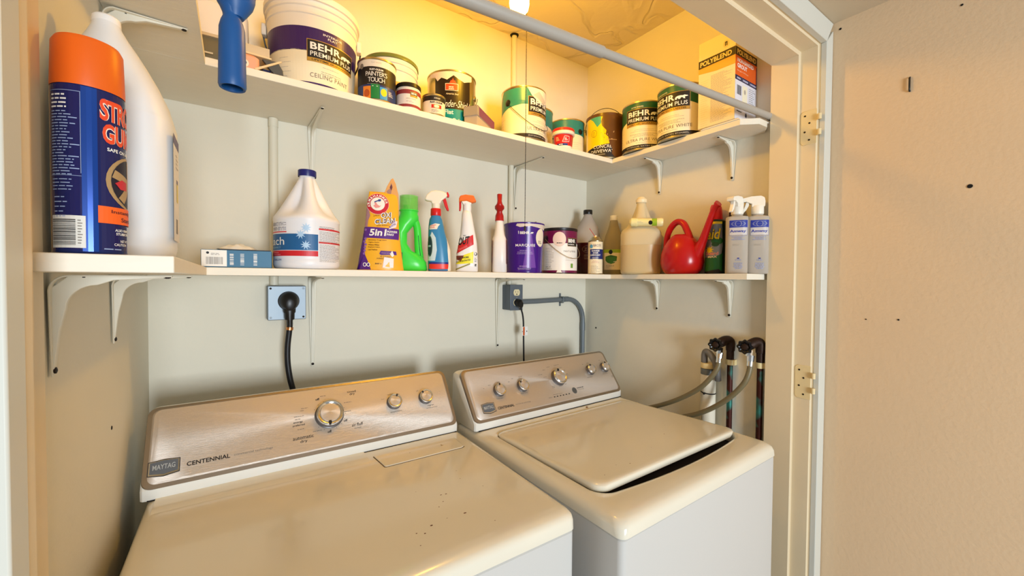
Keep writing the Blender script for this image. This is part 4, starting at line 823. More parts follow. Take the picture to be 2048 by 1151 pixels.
# bleach jug
x,y=.1717,1.300; t=thing('bleach_jug','big white bleach jug with navy cap and blue-red label','jug',(x,y,MZ),face(x,y,0))
BW=mat('white_hdpe',(232,234,240),.38,sss=.1)
def jm(a,z):
    d=((a/PI*180+90+180)%360)-180 - 9  # degrees from the front
    if z<.140 or z>.268: return 1
    s=math.sin(PI*min(1,max(0,(z-.140)/.128)))**.7
    dip=math.exp(-((abs(d)-46)/26)**2)
    return 1-.44*s*dip
secs=[(0,0,0,.076,.076),(.004,0,0,.083,.083),(.012,0,0,.0855,.0855),(.024,0,0,.0855,.0855),(.027,0,0,.0845,.0845),(.03,0,0,.0850,.0850),(.131,0,0,.0850,.0850),(.134,0,0,.0862,.0862),(.144,0,0,.0855,.0855)]
for i in range(1,17):
    s=i/16; secs.append((.144+.112*s,0,0,.0855+(.0225-.0855)*(s**.92),.0855+(.0225-.0855)*(s**.92)))
secs+=[(.262,0,0,.0205,.0205),(.270,0,0,.0205,.0205)]
bd=MB().loft(secs,BW,96,mod=jm); bd.build('jug_body',t,smooth=70)
MB().lathe([(.0235,.264),(.024,.266),(.0238,.281),(.0225,.2825),(.001,.283)],C('navy_cap',16,26,110,.35),36,cap0=False).build('cap',t)
r=.0851; p=Print(cyl(r),res=.005); NBL=C('bleach_navy',34,46,120,.4); RD=C('bleach_red',204,34,44,.4)
p.text('ARCTIC',-.122,.1155,.068,.010,NBL,2,bold=.04); p.text('ARCTIC',-.122,.1155,.068,.010,WHITE,3,bold=.0); p.text('WHITE',-.112,.1025,.058,.010,NBL,2,bold=.04); p.text('WHITE',-.112,.1025,.058,.010,WHITE,3,bold=.0)
p.rect(-.13,.0975,-.053,.1003,RD,1)
p.rect(-.13,.0505,.0265,.094,C('bleach_blue',20,92,150,.4),1); p.text('Bleach',-.158,.064,.098,.021,WHITE,2,bold=.0); p.text('DISINFECT',-.112,.055,.040,.0045,C('pale_cyan',150,200,226),2,bold=0)
p.rect(-.13,.0345,.0265,.0490,RD,1); p.para(-.11,.047,.05,2,C('pink_print',236,130,130),lh=.005,th=.0025,layer=2)
SN=C('snow_blue',170,204,236,.4)
for a_,b_ in ((-.003,.1105),(-.0165,.0925),(-.004,.064)): p.star(a_,b_,.0135,9,SN,3,.42)
p.text('1 GALLON',-.105,.022,.035,.005,NBL,2,bold=.01)
p.rect(.0285,.107,.125,.1115,RD,1); p.rect(.0285,.0705,.125,.0755,RD,1); p.para(.030,.119,.08,2,GREY,lh=.0035,th=.0011,seed=1); p.para(.030,.1055,.085,9,GREY,lh=.0035,th=.0010,seed=2); p.para(.030,.0695,.08,14,GREY,lh=.0035,th=.0010,seed=3); p.text('LAUNDRY USE',.030,.108,.03,.0025,C('pink_print',236,130,130),2,bold=0); p.text('HOUSEHOLD USE',.030,.0717,.034,.0025,C('pink_print',236,130,130),2,bold=0)
p.build('label',t)
# laundry pouch
x,y=.370,1.262; t=thing('detergent_pouch','yellow and purple standing pouch of detergent paks with torn top','pouch',(x,y,MZ),face(x,y,0))
YB_=mat('pouch_yellow',(240,178,44),.3,bump=.5,bscale=22); bd=MB(); secs=[]
for i in range(25):
    s=i/24; z=.240*s; rx=.0690-.0275*s**.75+.001*math.sin(s*9); ry=(.034*(1-s)**.6+.003)*(1 if s>.05 else .93); secs.append((z,.0045*s+.004*s*s,0,rx,ry,2.3))
bd.loft(secs,YB_,72); bd.build('pouch_body',t,smooth=70); bv=bd.bvh()
bdf=MB().prism([(.012,.232),(.0505,.20),(.050,.24),(.043,.272),(.036,.285),(.030,.281),(.018,.258),(.011,.240)],-.0055,.0025,mat('pouch_flap',(222,160,84),.35,bump=.4,bscale=30)); bdf=MB().prism([(.012,.232),(.0535,.185),(.052,.235),(.044,.268),(.036,.285),(.030,.281),(.018,.258),(.011,.240)],-.0045,.0035,mat('pouch_flap',(222,160,84),.35,bump=.4,bscale=30),'Y'); fo=bdf.build('torn_flap',t,bevel=.001)
p=Print(flat(-.0045)); p.poly([(.0165,.243),(.026,.252),(.0305,.270),(.034,.262),(.030,.236),(.022,.232)],C('flap_mauve',164,120,104,.5),0); p.poly([(.026,.256),(.031,.266),(.0345,.257),(.031,.246)],C('flap_maroon',96,36,44,.5),1); p.build('flap_print',fo)
p=Print(onto(bv),res=.004,base=.0005,step=.0003); PP=C('pouch_purple',84,34,136,.35); AMB=C('pouch_amber',250,188,48,.35)
p.poly([(-.0688,.002),(-.028,.002),(-.034,.02),(-.046,.05),(-.047,.09),(-.040,.12),(-.050,.12),(-.061,.06)],PP,0); p.poly([(-.0545,.098),(.052,.094),(.0535,.127),(-.050,.131)],PP,1)
p.poly([(-.046,.131),(-.038,.131),(-.036,.15),(-.030,.165),(-.038,.20),(-.0415,.18)],C('pouch_lilac',172,128,140,.4),0)
CR=C('seal_red',196,36,60,.35); cu,cv=-.0085,.201
p.ell(cu,cv,.0325,.0325,C('seal_edge',240,200,190),1); p.ell(cu,cv,.0315,.0315,CR,2); p.ell(cu,cv,.0205,.0205,WHITE,3)
for k,ch in enumerate('ARM&HAMMER'):
    a=R(196-k*20.5); q=.0255; p.text(ch,cu+(q-.0033)*math.cos(a)-.0033*math.sin(a),cv+(q-.0033)*math.sin(a)+.0033*math.cos(a),.0068,.0068,WHITE,4,bold=.03,rot=a-PI/2)
p.poly([(cu-.013,cv-.006),(cu-.006,cv-.013),(cu+.004,cv-.011),(cu+.010,cv-.004),(cu+.005,cv-.006),(cu-.001,cv-.002),(cu-.006,cv+.006),(cu-.010,cv+.004),(cu-.008,cv-.003)],C('arm_pink',228,150,150),4); p.poly([(cu-.009,cv+.004),(cu+.004,cv+.010),(cu+.003,cv+.013),(cu-.010,cv+.007)],C('hammer_blue',40,60,140),5); p.poly([(cu+.002,cv+.007),(cu+.009,cv+.009),(cu+.009,cv+.015),(cu+.001,cv+.014)],C('hammer_blue',40,60,140),5)
p.text('plus',-.020,.161,.016,.006,C('maroon_ink',96,24,34),3,shear=.2,bold=.0,rot=.1); NK=C('oxi_navy',40,44,110,.4)
p.text('OXI',.000,.158,.031,.016,NK,2,bold=.07,shear=.15,rot=.12); p.text('OXI',.000,.158,.031,.016,WHITE,3,bold=.01,shear=.15,rot=.12); p.text('CLEAN',-.018,.137,.060,.017,NK,2,bold=.07,shear=.15,rot=.12); p.text('CLEAN',-.018,.137,.060,.017,WHITE,3,bold=.01,shear=.15,rot=.12)
p.text('stain fighters',-.012,.1315,.036,.004,C('maroon_ink',96,24,34),3,shear=.2,rot=.1); p.poly([(.022,.124),(.036,.150),(.048,.152),(.044,.132)],C('odor_white',232,222,232),3); p.text('ODOR',.031,.141,.014,.005,PP,4,bold=.02,rot=.6); p.text('BLASTER',.026,.129,.022,.005,PP,4,bold=.02,rot=.6)
p.text('5in1',-.033,.1035,.047,.021,WHITE,3,bold=.03,shear=.15); p.text('POWER',.0175,.114,.030,.0065,WHITE,3,bold=.03,shear=.2); p.text('PAKS',.0165,.1055,.020,.0065,WHITE,3,bold=.03,shear=.2)
for k,s_ in enumerate(('Eliminates Tough Stains','Fights Stains','Whitens Whites','Brightens Colors','Lasts Freshness')): p.text('- '+s_,-.038,.0885-k*.0072,.054*(1,.62,.62,.65,.52)[k],.0042,C('brown_text',84,44,24),3,bold=.01,shear=.15)
p.poly([(-.004,.050),(.0,.059),(.044,.058),(.046,.047),(.0,.046)],PP,2); p.text('FRESH SCENT',.002,.0505,.030,.0045,C('pouch_lilac',172,128,140,.4),3,bold=.0,rot=-.05)
p.poly([(.005,.0085),(.036,.008),(.037,.036),(.010,.040)],C('sticker_white',244,232,232),3); p.poly([(.012,.012),(.026,.010),(.024,.026)],AMB,4); p.poly([(.026,.050),(.033,.060),(.038,.046),(.033,.040)],WHITE,3)
p.text('42 COUNT',-.002,.040,.03,.004,C('brown_text',84,44,24),2,bold=.01,rot=-.05); p.text('LAUNDRY',-.012,.034,.02,.004,C('brown_text',84,44,24),2,bold=.01,rot=-.05); p.text('840 g',-.016,.017,.018,.005,C('brown_text',84,44,24),2,bold=.02); p.ell(-.045,.017,.005,.006,WHITE,3); p.ell(-.035,.017,.005,.006,WHITE,3); p.ell(-.045,.017,.003,.004,PP,4); p.ell(-.035,.017,.003,.004,PP,4)
for k in range(9): p.ell(-.050+rd.uniform(-.006,.008),.05+k*.009,.0035,.004,C('flower_violet',142,96,178),2,7)
p.build('label',t)
# green detergent bottle
x,y=.475,1.305; t=thing('detergent_bottle','bright green laundry detergent bottle with see-through green cap','bottle',(x,y,MZ),face(x,y,0))
GRN=C('bright_green',66,222,70,.28)
MB().loft([(0,.004,0,.050,.030,3),(.005,.004,0,.0555,.034,3),(.03,.002,0,.0545,.034,2.8),(.052,-.006,0,.047,.033,2.5),(.066,-.020,0,.031,.032,2.4),(.09,-.028,0,.0225,.030,2.2),(.125,-.028,0,.0225,.029,2.2),(.150,-.016,0,.030,.029,2.2),(.168,-.003,0,.034,.029,2.2),(.180,.0,0,.0315,.028,2),(.188,.0,0,.0285,.0275,2),(.198,.0,0,.0285,.0275,2)],GRN,48).build('bottle_body',t,smooth=70)
MB().tube([(.008,0,.182),(.018,-.001,.168),(.0255,-.002,.148),(.0285,-.002,.118),(.0300,-.002,.084),(.0335,-.002,.054),(.034,-.002,.030)],[.014,.0130,.0118,.0120,.0125,.0135,.015],GRN,20,smooth=5).build('handle',t,smooth=70)
CG=mat('clear_green',(150,232,120),.12,trans=.5,ior=1.1,alpha=.6); MB().lathe([(.0295,.199),(.0295,.245),(.0300,.2465),(.0285,.2475),(.0275,.2465),(.0275,.199)],CG,40,cap0=False,cap1=False).lathe([(.0001,.2448),(.0276,.2448)],CG,40,cap0=False,cap1=False).build('cap',t)
MB().lathe([(.012,.198),(.0105,.216),(.009,.218)],GRN,24,TR(-.008,0,0)).lathe([(.0285,.196),(.031,.198),(.031,.2005),(.0285,.201)],GRN,40).build('pour_spout',t)
p=Print(lambda u,v,o:(-.045+u,-.036-o,v)); p.rect(0,.018,.025,.06,C('label_dark_green',20,96,50),0); p.rect(.002,.030,.022,.044,C('label_dark_brown',60,30,40),1)
p.build('label',t)
MB().tube([(.0300,-.0135,.118),(.0320,-.0140,.09),(.0360,-.016,.058),(.040,-.0215,.03),(.043,-.024,.006)],.0011,C('gauge_line',16,92,48,.3),8,smooth=4).build('level_stripe',t)
# sprayers
def head(t,m1,m2,flip=1,z=.205,s=1.0,curl=True,name='trigger_head'):
    f=flip
    out=[(-.032,.012),(-.026,.026),(-.014,.037),(.0,.040),(.018,.038),(.030,.033),(.033,.024),(.026,.018),(.016,.010),(.012,.0),(-.012,0),(-.013,.008),(-.024,.009)]
    MB().prism([(a*f*s,z+b*s) for a,b in out],-.0095*s,.0095*s,m1,'Y').build(name,t,bevel=.004,bseg=3)
    if curl: MB().prism([(.031*f*s,z+.0365*s),(.0345*f*s,z+.036*s),(.038*f*s,z+.028*s),(.0375*f*s,z+.022*s),(.031*f*s,z+.022*s)],-.007*s,.007*s,m2,'Y').build('nozzle',t,bevel=.0015)
    tr=[(.019,.016),(.027,.020),(.031,.008),(.037,-.014),(.0365,-.018),(.031,-.016),(.025,-.004)]
    MB().prism([(a*f*s,z+b*s) for a,b in tr],-.0055*s,.0055*s,m2,'Y').build('trigger',t,bevel=.0015)
x,y=.5605,1.258; t=thing('spray_bottle','blue spray bottle with white head, red collar and red trigger','spray bottle',(x,y,MZ),face(x,y,0))
SB=C('sprayer_blue',52,132,184,.3); RDP=C('red_plastic',206,26,30,.3); WHP=C('white_cream_plastic',238,230,214,.35)
bd=MB().loft([(0,0,0,.030,.022,2.8),(.003,0,0,.0345,.026,2.8),(.03,0,0,.0355,.027,2.6),(.07,-.001,0,.0345,.027,2.4),(.105,-.004,0,.031,.026,2.3),(.135,-.008,0,.0265,.024,2.2),(.152,-.009,0,.0245,.022,2.1),(.172,-.010,0,.021,.020,2),(.182,-.010,0,.016,.016,2),(.190,-.010,0,.0155,.0155,2)],SB,64); bd.build('bottle_body',t,smooth=70)
MB().loft([(0,.007,.004,.031,.022,2.8),(.004,.007,.004,.034,.025,2.8),(.07,.006,.004,.033,.025,2.5),(.112,0,.004,.026,.020,2.3),(.125,-.004,.004,.016,.015,2)],WHP,48).build('bottle_back',t,smooth=70)
bv=bd.bvh(); p=Print(onto(bv),res=.004,base=.0004); p.rect(-.0352,.002,.0352,.0245,C('sprayer_red',224,54,40,.35),0); p.rect(-.035,.0245,.035,.0305,C('sprayer_navy',26,44,132,.35),0)
p.poly([(-.030,.137),(-.006,.138),(-.002,.148),(.004,.155),(-.012,.157),(-.029,.150)],WHP,1); p.text('LAUNDRY',-.0275,.1465,.020,.0045,C('sprayer_red',224,54,40,.35),2,bold=.02,rot=.15); p.text('STAIN',-.027,.1405,.014,.0045,C('sprayer_red',224,54,40,.35),2,bold=.02,rot=.15)
p.poly([(-.0345,.035),(-.012,.035),(-.006,.07),(-.010,.11),(-.022,.130),(-.030,.11)],C('foam_white',206,226,232,.35),0); p.ell(-.0285,.082,.0085,.034,C('emblem_rim',60,100,84),1); p.ell(-.0290,.082,.0068,.030,C('emblem_dark',30,56,72),2); p.rect(-.034,.080,-.025,.086,C('emblem_pale',150,190,190),3)
p.build('label',t)
MB().lathe([(.0165,.184),(.0175,.186),(.0170,.206),(.016,.208)],RDP,32,TR(-.010,0,0)).build('collar',t)
h_=bpy.data.objects.new('spray_head_holder',None) if False else None
def hd(t,x0,m1,m2,**k):
    before=set(bpy.data.objects); head(t,m1,m2,**k)
    for o in set(bpy.data.objects)-before: o.location.x=x0
MB().lathe([(.013,.206),(.0135,.224)],WHP,28,TR(-.010,0,0)).build('neck',t); hd(t,-.010,WHP,RDP,z=.222,s=1.15)
x,y=.665,1.256; t=thing('spray_bottle','white stain remover spray bottle with orange nozzle head','spray bottle',(x,y,MZ),face(x,y,0))
OP=C('orange_plastic',232,112,34,.35); WB=C('shout_white',236,236,238,.3)
bd=MB().loft([(0,0,0,.034,.022,2.8),(.003,0,0,.0385,.026,2.8),(.03,0,0,.0385,.026,2.6),(.07,.001,0,.0360,.025,2.4),(.10,.003,0,.0320,.024,2.3),(.13,.003,0,.0265,.022,2.2),(.165,.001,0,.0215,.021,2.1),(.20,-.001,0,.0170,.018,2),(.212,-.001,0,.0135,.0135,2)],WB,64); bd.build('bottle_body',t,smooth=70); bv=bd.bvh()
p=Print(onto(bv),res=.004,base=.0004); RS=C('shout_red',206,32,38,.35); YS=C('shout_yellow',240,228,40,.35)
p.poly([(-.0355,.062),(.0225,.094),(.0205,.128),(.010,.122),(-.034,.090)],RS,1); p.text('SHOUT',-.050,.086,.058,.026,INK,3,bold=.03,rot=.18,shear=.25); p.text('TRIGGER',-.028,.072,.034,.006,C('pink_print',236,130,130),2,rot=.42,bold=.01); p.text('OXY',-.013,.122,.010,.004,INK,2)
p.poly([(-.0385,.026),(.021,.030),(.022,.070),(-.010,.058)],YS,1); p.poly([(-.036,.055),(-.010,.056),(-.020,.036),(-.034,.042)],C('shout_brown',120,56,40),2); p.text('SET WORK',-.028,.0425,.036,.0065,INK,3,bold=.03,rot=.15); p.text('CONCENTRATED',-.034,.030,.048,.0055,INK,3,bold=.02,rot=.2); p.poly([(-.038,.010),(.010,.030),(.012,.026),(-.036,.006)],C('shout_olive',150,140,70),2)
p.ell(.0295,.062,.005,.0055,INK,2); p.ell(.0285,.0625,.003,.004,WB,3); p.para(.0255,.052,.009,3,INK,lh=.0055,th=.0014); p.rect(.0270,.0195,.0325,.0275,INK,2); p.rect(.0300,.0195,.0312,.0255,WB,3)
p.build('label',t)
MB().lathe([(.0135,.208),(.0145,.222),(.014,.236)],WB,28).build('neck',t)
MB().prism([(-.028,.252),(-.024,.262),(-.006,.2665),(.022,.264),(.032,.243),(.016,.238),(-.002,.245),(-.020,.243),(-.028,.238)],-.011,.011,OP,'Y').build('trigger_head',t,bevel=.003)
MB().prism([(-.020,.243),(-.002,.245),(.016,.238),(.012,.230),(-.010,.228)],-.010,.010,WB,'Y').build('head_base',t,bevel=.002)
MB().prism([(-.0275,.242),(-.020,.242),(-.0205,.222),(-.023,.210),(-.0275,.2105)],-.006,.006,RDP,'Y').build('trigger',t,bevel=.002)
# red-top back-to-front sprayer
x,y=.791,1.245; t=thing('spray_bottle','slim white spray bottle with dark red head seen end-on','spray bottle',(x,y,MZ),face(x,y,0))
bd=MB().loft([(0,0,0,.024,.034,3.2),(.003,0,0,.0275,.038,3.2),(.06,0,0,.0270,.038,3),(.105,0,0,.0265,.036,2.8),(.120,0,0,.0255,.034,2.6),(.135,0,0,.0195,.028,2.4),(.155,0,0,.0160,.022,2.2),(.190,0,0,.0140,.016,2)],C('spray_white',234,232,232,.32),56); bd.build('bottle_body',t,smooth=70)
DR=C('dark_red_plastic',170,16,18,.3); MB().loft([(.186,0,0,.0160,.017,2.4),(.205,0,0,.0150,.016,2.4),(.216,0,0,.0105,.014,2.4),(.222,0,0,.0100,.016,2.4),(.230,0,0,.0170,.024,2.2),(.238,0,0,.0175,.030,2.2),(.246,0,0,.0110,.030,2.4),(.256,0,0,.0085,.026,3),(.280,0,0,.0095,.022,3)],DR,40).build('trigger_head',t,smooth=60)
p=Print(lambda u,v,o:(-.0278-o,u,v),res=.02); p.rect(-.03,.03,.02,.118,C('side_maroon',126,52,48,.4),0); p.rect(-.03,.0,.02,.03,C('side_tan',170,146,120,.4),0); p.ell(-.018,.06,.006,.012,WHITE,1); p.build('left_label',t)
p=Print(lambda u,v,o:(.0278+o,u,v),res=.02); p.rect(-.03,.03,.02,.118,REDC,0); p.build('right_label',t)
# Marquee can
r=.0745; x,y=.9405,1.298; t=thing('paint_can','dark purple paint can flared at the top, below the pull chain','paint can',(x,y,MZ),face(x,y,4))
PU=C('can_purple',62,24,132,.22); rr=lambda z:.0705+.0085*(z/.190)**1.6
MB().lathe([(.068,.001),(.070,0),(.0712,.003)]+[(rr(z),z) for z in (.006,.04,.08,.12,.15,.17,.182)]+[(.0800,.186),(.0802,.190),(.078,.1915),(.074,.1915),(.0725,.187)],PU,56,cap1=False).build('body',t)
MB().lathe([(.0725,.187),(.069,.190),(.001,.190)],TIN,40,cap0=False).build('lid',t); MB().tube([(.0,.0,.1925),(.012,-.02,.196),(.03,-.03,.1935),(.045,-.035,.1955)],.0035,C('dried_paint',120,112,100,.5),8,smooth=4).build('paint_skin',t)
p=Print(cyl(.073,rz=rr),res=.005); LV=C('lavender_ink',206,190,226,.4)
p.poly([(-.03,.186),(-.035,.178),(-.02,.172),(.02,.176),(.06,.170),(.09,.165),(.11,.186)],C('dried_white',214,204,196,.4),3)
p.text('BEHR',-.020,.146,.034,.010,WHITE,2,bold=.03); p.rect(-.0265,.147,-.0245,.158,WHITE,2); p.poly([(.018+x_*.012,.147+y_*.008) for x_,y_ in BEAR],WHITE,2)
p.text('MARQUEE',-.038,.098,.076,.0115,WHITE,2,bold=.01,spacing=1.1); p.para(-.034,.090,.066,3,LV,lh=.006,th=.0012,center=True); p.para(-.034,.028,.056,1,LV,th=.0014,center=True); p.para(-.048,.022,.09,2,LV,lh=.004,th=.0010,center=True)
p.poly([(-.010,.020),(.045,.020),(.022,.150),(.012,.150)],C('purple_beam_print',112,66,168,.25),1)  # paler wedge: spotlight beam motif printed on the label
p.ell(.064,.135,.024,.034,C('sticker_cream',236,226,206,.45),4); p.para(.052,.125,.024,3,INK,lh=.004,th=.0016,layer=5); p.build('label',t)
# burgundy can
r=.0742; x,y=1.135,1.312; t=thing('paint_can','burgundy and white paint can with round sticker, right of the purple can','paint can',(x,y,MZ),face(x,y,0)); 
MB().lathe([(r-.003,.0015),(r-.002,0),(r+.0014,0),(r+.0016,.0035),(r,.005),(r,.176),(r+.0018,.178),(r+.002,.186),(r-.001,.188),(.001,.188)],C('can_dark',30,26,30,.3),56).build('body',t)
p=Print(cyl(r)); wrap(p,r,.004,.175,WINE); wrap(p,r,.014,.124,WHITE,layer=1); p.ell(.0,.140,.0270,.0300,C('sticker_pink',234,212,200,.45),3); p.para(-.018,.126,.036,1,INK,th=.003,lh=.003,center=True,layer=4)
p.rect(.034,.112,.088,.146,GOLD,3); p.rect(.035,.113,.088,.145,INK,4); p.text('BEHR',.037,.127,.038,.015,WHITE,5,bold=.05); p.text('INTERIOR',.037,.117,.032,.005,WHITE,5)
p.text('PAINT & PRIMER',.018,.088,.062,.007,TEXT2,2,bold=-.005); p.para(.026,.072,.05,3,LGREY,lh=.006); p.para(-.062,.110,.04,14,GREY,lh=.0065,th=.0012,seed=17); p.rect(.050,.024,.062,.042,C('leaf_green',112,160,60),2); p.text('118 FL OZ',-.062,.026,.026,.004,INK,2,bold=.01); p.text('3.49 L',-.062,.0185,.026,.004,INK,2,bold=.01)
p.poly([(-.012,.004),(.012,.004),(.006,.016),(-.006,.016)],WHITE,2); p.build('label',t)
ears(t,r,.143,R(-48),C('dark_wine_ear',40,10,30,.3),.015); wire_bail(t,r,.143,R(-48),R(-42),1.55,C('brass_wire',170,150,120,.3,metal=.8),.0011,rr=r+.004)
# red liquid bottle
x,y=1.3795,1.392; t=thing('liquid_bottle','clear bottle half full of dark red liquid with black cap','bottle',(x,y,MZ),face(x,y,-10))
CL=mat('frosted_clear',(206,198,190),.25,trans=.35,ior=1.1); DRK=mat('dark_red_liquid',(52,8,12),.2)
MB().loft([(0,0,0,.050,.046,3),(.004,0,0,.054,.050,3),(.148,0,0,.055,.050,3)],DRK,56).build('liquid',t,smooth=60)
MB().loft([(.1482,0,0,.055,.050,3),(.190,0,0,.0545,.050,2.8),(.215,0,0,.050,.046,2.6),(.245,0,0,.036,.034,2.3),(.268,0,0,.024,.024,2),(.280,0,0,.0185,.0185,2),(.288,0,0,.018,.018,2)],CL,56).build('bottle_body',t,smooth=60)
MB().lathe([(.0205,.284),(.021,.285),(.021,.303),(.020,.3045),(.001,.3045)],BLACK,32,cap0=False).build('cap',t)
p=Print(flat(-.0503),res=.01); OU=C('outline_tan',112,84,62,.4)
for i in range(24): a0=2*PI*i/24;a1=2*PI*(i+1)/24; p.poly([(.012+q*math.cos(a_),.118+q*.62*math.sin(a_)) for q,a_ in ((.026,a0),(.026,a1),(.0275,a1),(.0275,a0))],OU,0)
p.text('ZEP',-.004,.110,.032,.014,OU,1,bold=0) if False else p.text('Z',-.006,.110,.012,.014,OU,1,bold=0); p.text('PURPLE',-.006,.088,.03,.008,OU,1,bold=0) if False else p.para(-.006,.096,.03,3,OU,lh=.008,th=.003); p.build('label',t)
# garage door lubricant
x,y=1.279,1.243; r=.0305; t=thing('spray_can','slim white and navy aerosol can of door lubricant with thin red straw','spray can',(x,y,MZ),face(x,y,0))
MB().lathe([(r-.003,.001),(r-.001,0),(r+.0006,.002),(r,.005),(r,.138),(r+.0008,.139),(r+.0008,.142),(r-.003,.146),(r-.008,.153),(.017,.158),(.0165,.160)],TIN,40).build('body',t)
p=Print(cyl(r),res=.005); wrap(p,r,.004,.138,CREAM); NV2=C('lube_navy',30,44,112,.4); p.rect(-.024,.064,.045,.106,NV2,1); p.text('GARAGE',-.016,.096,.034,.0062,WHITE,2,bold=.03); p.text('DOOR',-.010,.087,.022,.0062,WHITE,2,bold=.03); p.text('LUBRICANT',-.021,.078,.044,.0062,WHITE,2,bold=.03); p.para(-.018,.075,.036,3,WHITE,lh=.0035,center=True)
p.text('BROTHERS',-.008,.116,.040,.009,NV2,2,bold=.01) if False else p.text('BROTI',-.008,.116,.032,.0105,NV2,2,bold=.0); p.ell(-.018,.118,.0075,.0085,C('drop_blue',90,160,196),2); p.para(-.018,.060,.038,3,C('pale_red',190,120,110),lh=.004,center=True); p.para(-.02,.040,.042,8,GREY,lh=.0042,th=.001); p.build('label',t)
MB().lathe([(.006,.158),(.0055,.166),(.004,.167)],CREAM,16).build('nozzle',t); MB().tube([(-.003,-.004,.163),(-.026,-.010,.196)],.0012,C('straw_red',190,50,40,.4),8).build('straw',t)
# clear soap bottle
x,y=1.4245,1.272; t=thing('liquid_bottle','clear bottle with lime band and green cup picture on cream label','bottle',(x,y,MZ),face(x,y,0))
bd=MB().loft([(0,0,0,.038,.032,2.8),(.004,0,0,.0435,.036,2.8),(.105,0,0,.0435,.036,2.6),(.150,0,0,.0425,.035,2.5),(.175,0,0,.037,.031,2.3),(.200,0,0,.028,.025,2.1),(.225,0,0,.0205,.0195,2),(.248,0,0,.0165,.0165,2)],mat('cloudy_plastic',(176,164,132),.25,trans=.3,ior=1.1),56); bd.build('bottle_body',t,smooth=60); bv=bd.bvh()
MB().lathe([(.0168,.246),(.0172,.247),(.0168,.266),(.0155,.268),(.001,.268)],C('clear_cap',226,216,184,.4),30,cap0=False).build('cap',t)
p=Print(onto(bv),res=.004,base=.0004); p.rect(-.0425,.022,.0425,.108,CREAM,0); p.rect(-.0425,.098,.0425,.113,C('lime_band',150,182,40),1); p.ell(-.012,.1015,.0085,.010,BLACK,2); p.poly([(-.034,.081),(-.012,.088),(.016,.082),(.014,.062),(.004,.052),(-.010,.048),(-.026,.054),(-.034,.064)],C('cup_green',64,124,50),2); p.poly([(-.034,.081),(-.012,.085),(.016,.082),(-.010,.079)],C('cup_green_dark',44,96,40),3); p.poly([(0,.056),(.014,.058),(.012,.061),(0,.058)],WHITE,3)
p.text('CLEAR',-.030,.0365,.034,.006,GREY,2,bold=0,spacing=1.2); p.para(-.03,.033,.02,1,GREY); p.build('label',t)
# translucent gallon jug
x,y=1.397,1.100; t=thing('water_jug','cloudy translucent gallon jug half full of pale liquid','jug',(x,y,MZ),face(x,y,0))
CJ=mat('translucent_jug',(232,218,180),.35,trans=.25,ior=1.1,sss=.2); LQ=mat('pale_liquid',(206,184,138),.3,sss=.1)
MB().loft([(0,0,0,.070,.070,3),(.004,0,0,.0775,.0775,3),(.012,0,0,.080,.080,3),(.118,0,0,.081,.081,3)],LQ,72).build('liquid',t,smooth=60)
def jm2(a,z):
    d=((a/PI*180+90+180)%360)-180+4
    if z<.185 or z>.285: return 1
    s=math.sin(PI*(z-.185)/.10)**.8
    return 1-.30*s*math.exp(-((abs(d)-60)/30)**2)
secs=[(.1182,0,0,.081,.081,3),(.165,0,0,.081,.081,3),(.176,0,0,.078,.078,2.8),(.186,0,0,.070,.070,2.6)]
for i in range(1,13): s=i/12; secs.append((.186+.100*s,0,0,.070-.051*s**.8,.070-.051*s**.8,2.4-.4*s))
secs+=[(.290,0,0,.0185,.0185),(.300,0,0,.0185,.0185)]
MB().loft(secs,CJ,80,mod=jm2).build('jug_body',t,smooth=70)
MB().lathe([(.0195,.296),(.0215,.298),(.0225,.309),(.020,.312),(.012,.320),(.0,.322)],C('jug_cap_cream',240,226,190,.4),32,cap0=False).build('cap',t)
# little lime tube lying on jug shoulder
t=thing('small_bottle','small cream and lime bottle lying across the shoulder of the cloudy jug','bottle',(1.351,1.045,MZ+.2065),face(1.351,1.045,0))
T=TR(0,-.004,0,0,R(92),0)
MB().lathe([(.0001,-.058),(.010,-.058),(.0165,-.052),(.0172,-.047),(.0172,-.030),(.0155,-.028),(.0155,.046),(.0165,.048),(.0165,.062),(.014,.068),(.0001,.069)],C('lime_bottle_cream',240,230,168,.35),32,T).build('bottle_body',t)
p=Print(lambda u,v,o:((u),-.004-(.0158+o)*math.cos(v/.0158),(.0158+o)*math.sin(v/.0158)-.0350*u),res=.004); p.rect(.026,-.018,.045,.018,C('lime_band',150,182,40),0); p.ell(.021,-.003,.0075,.0085,BLACK,1); p.para(-.03,.004,.03,2,LGREY,lh=.004,layer=0); p.build('label',t)
# watering can
x,y=1.399,.911; t=thing('watering_can','round glossy red plastic watering can with loop handle and long spout','watering can',(x,y,MZ),R(-94.6))
RW=mat('watering_red',(184,18,18),.25,sss=.05); bd=MB()
bd.loft([(0,0,0,.050,.050),(.003,0,0,.060,.060),(.02,0,0,.073,.070),(.045,0,0,.0785,.074),(.075,0,0,.0765,.073),(.105,0,0,.066,.065),(.128,0,0,.050,.052),(.142,0,0,.036,.04),(.149,0,0,.026,.030),(.1485,0,0,.022,.026)],RW,64); bd.build('can_body',t,smooth=70)
MB().tube([(-.068,0,.082),(-.073,0,.110),(-.066,0,.155),(-.048,0,.185),(-.022,0,.200),(.003,0,.192),(.020,0,.165),(.030,0,.142),(.036,0,.122)],[.009,.0095,.0105,.0115,.012,.0118,.0115,.012,.013],RW,20,smooth=5,flat=1.2).build('handle',t,smooth=70)
MB().tube([(.048,0,.060),(.066,-.001,.082),(.086,-.003,.115),(.102,-.006,.150),(.122,-.009,.196),(.131,-.010,.216),(.141,-.011,.232),(.149,-.012,.240)],[.030,.023,.015,.0125,.011,.0105,.0100,.0100],RW,22,smooth=5).build('spout',t,smooth=70)
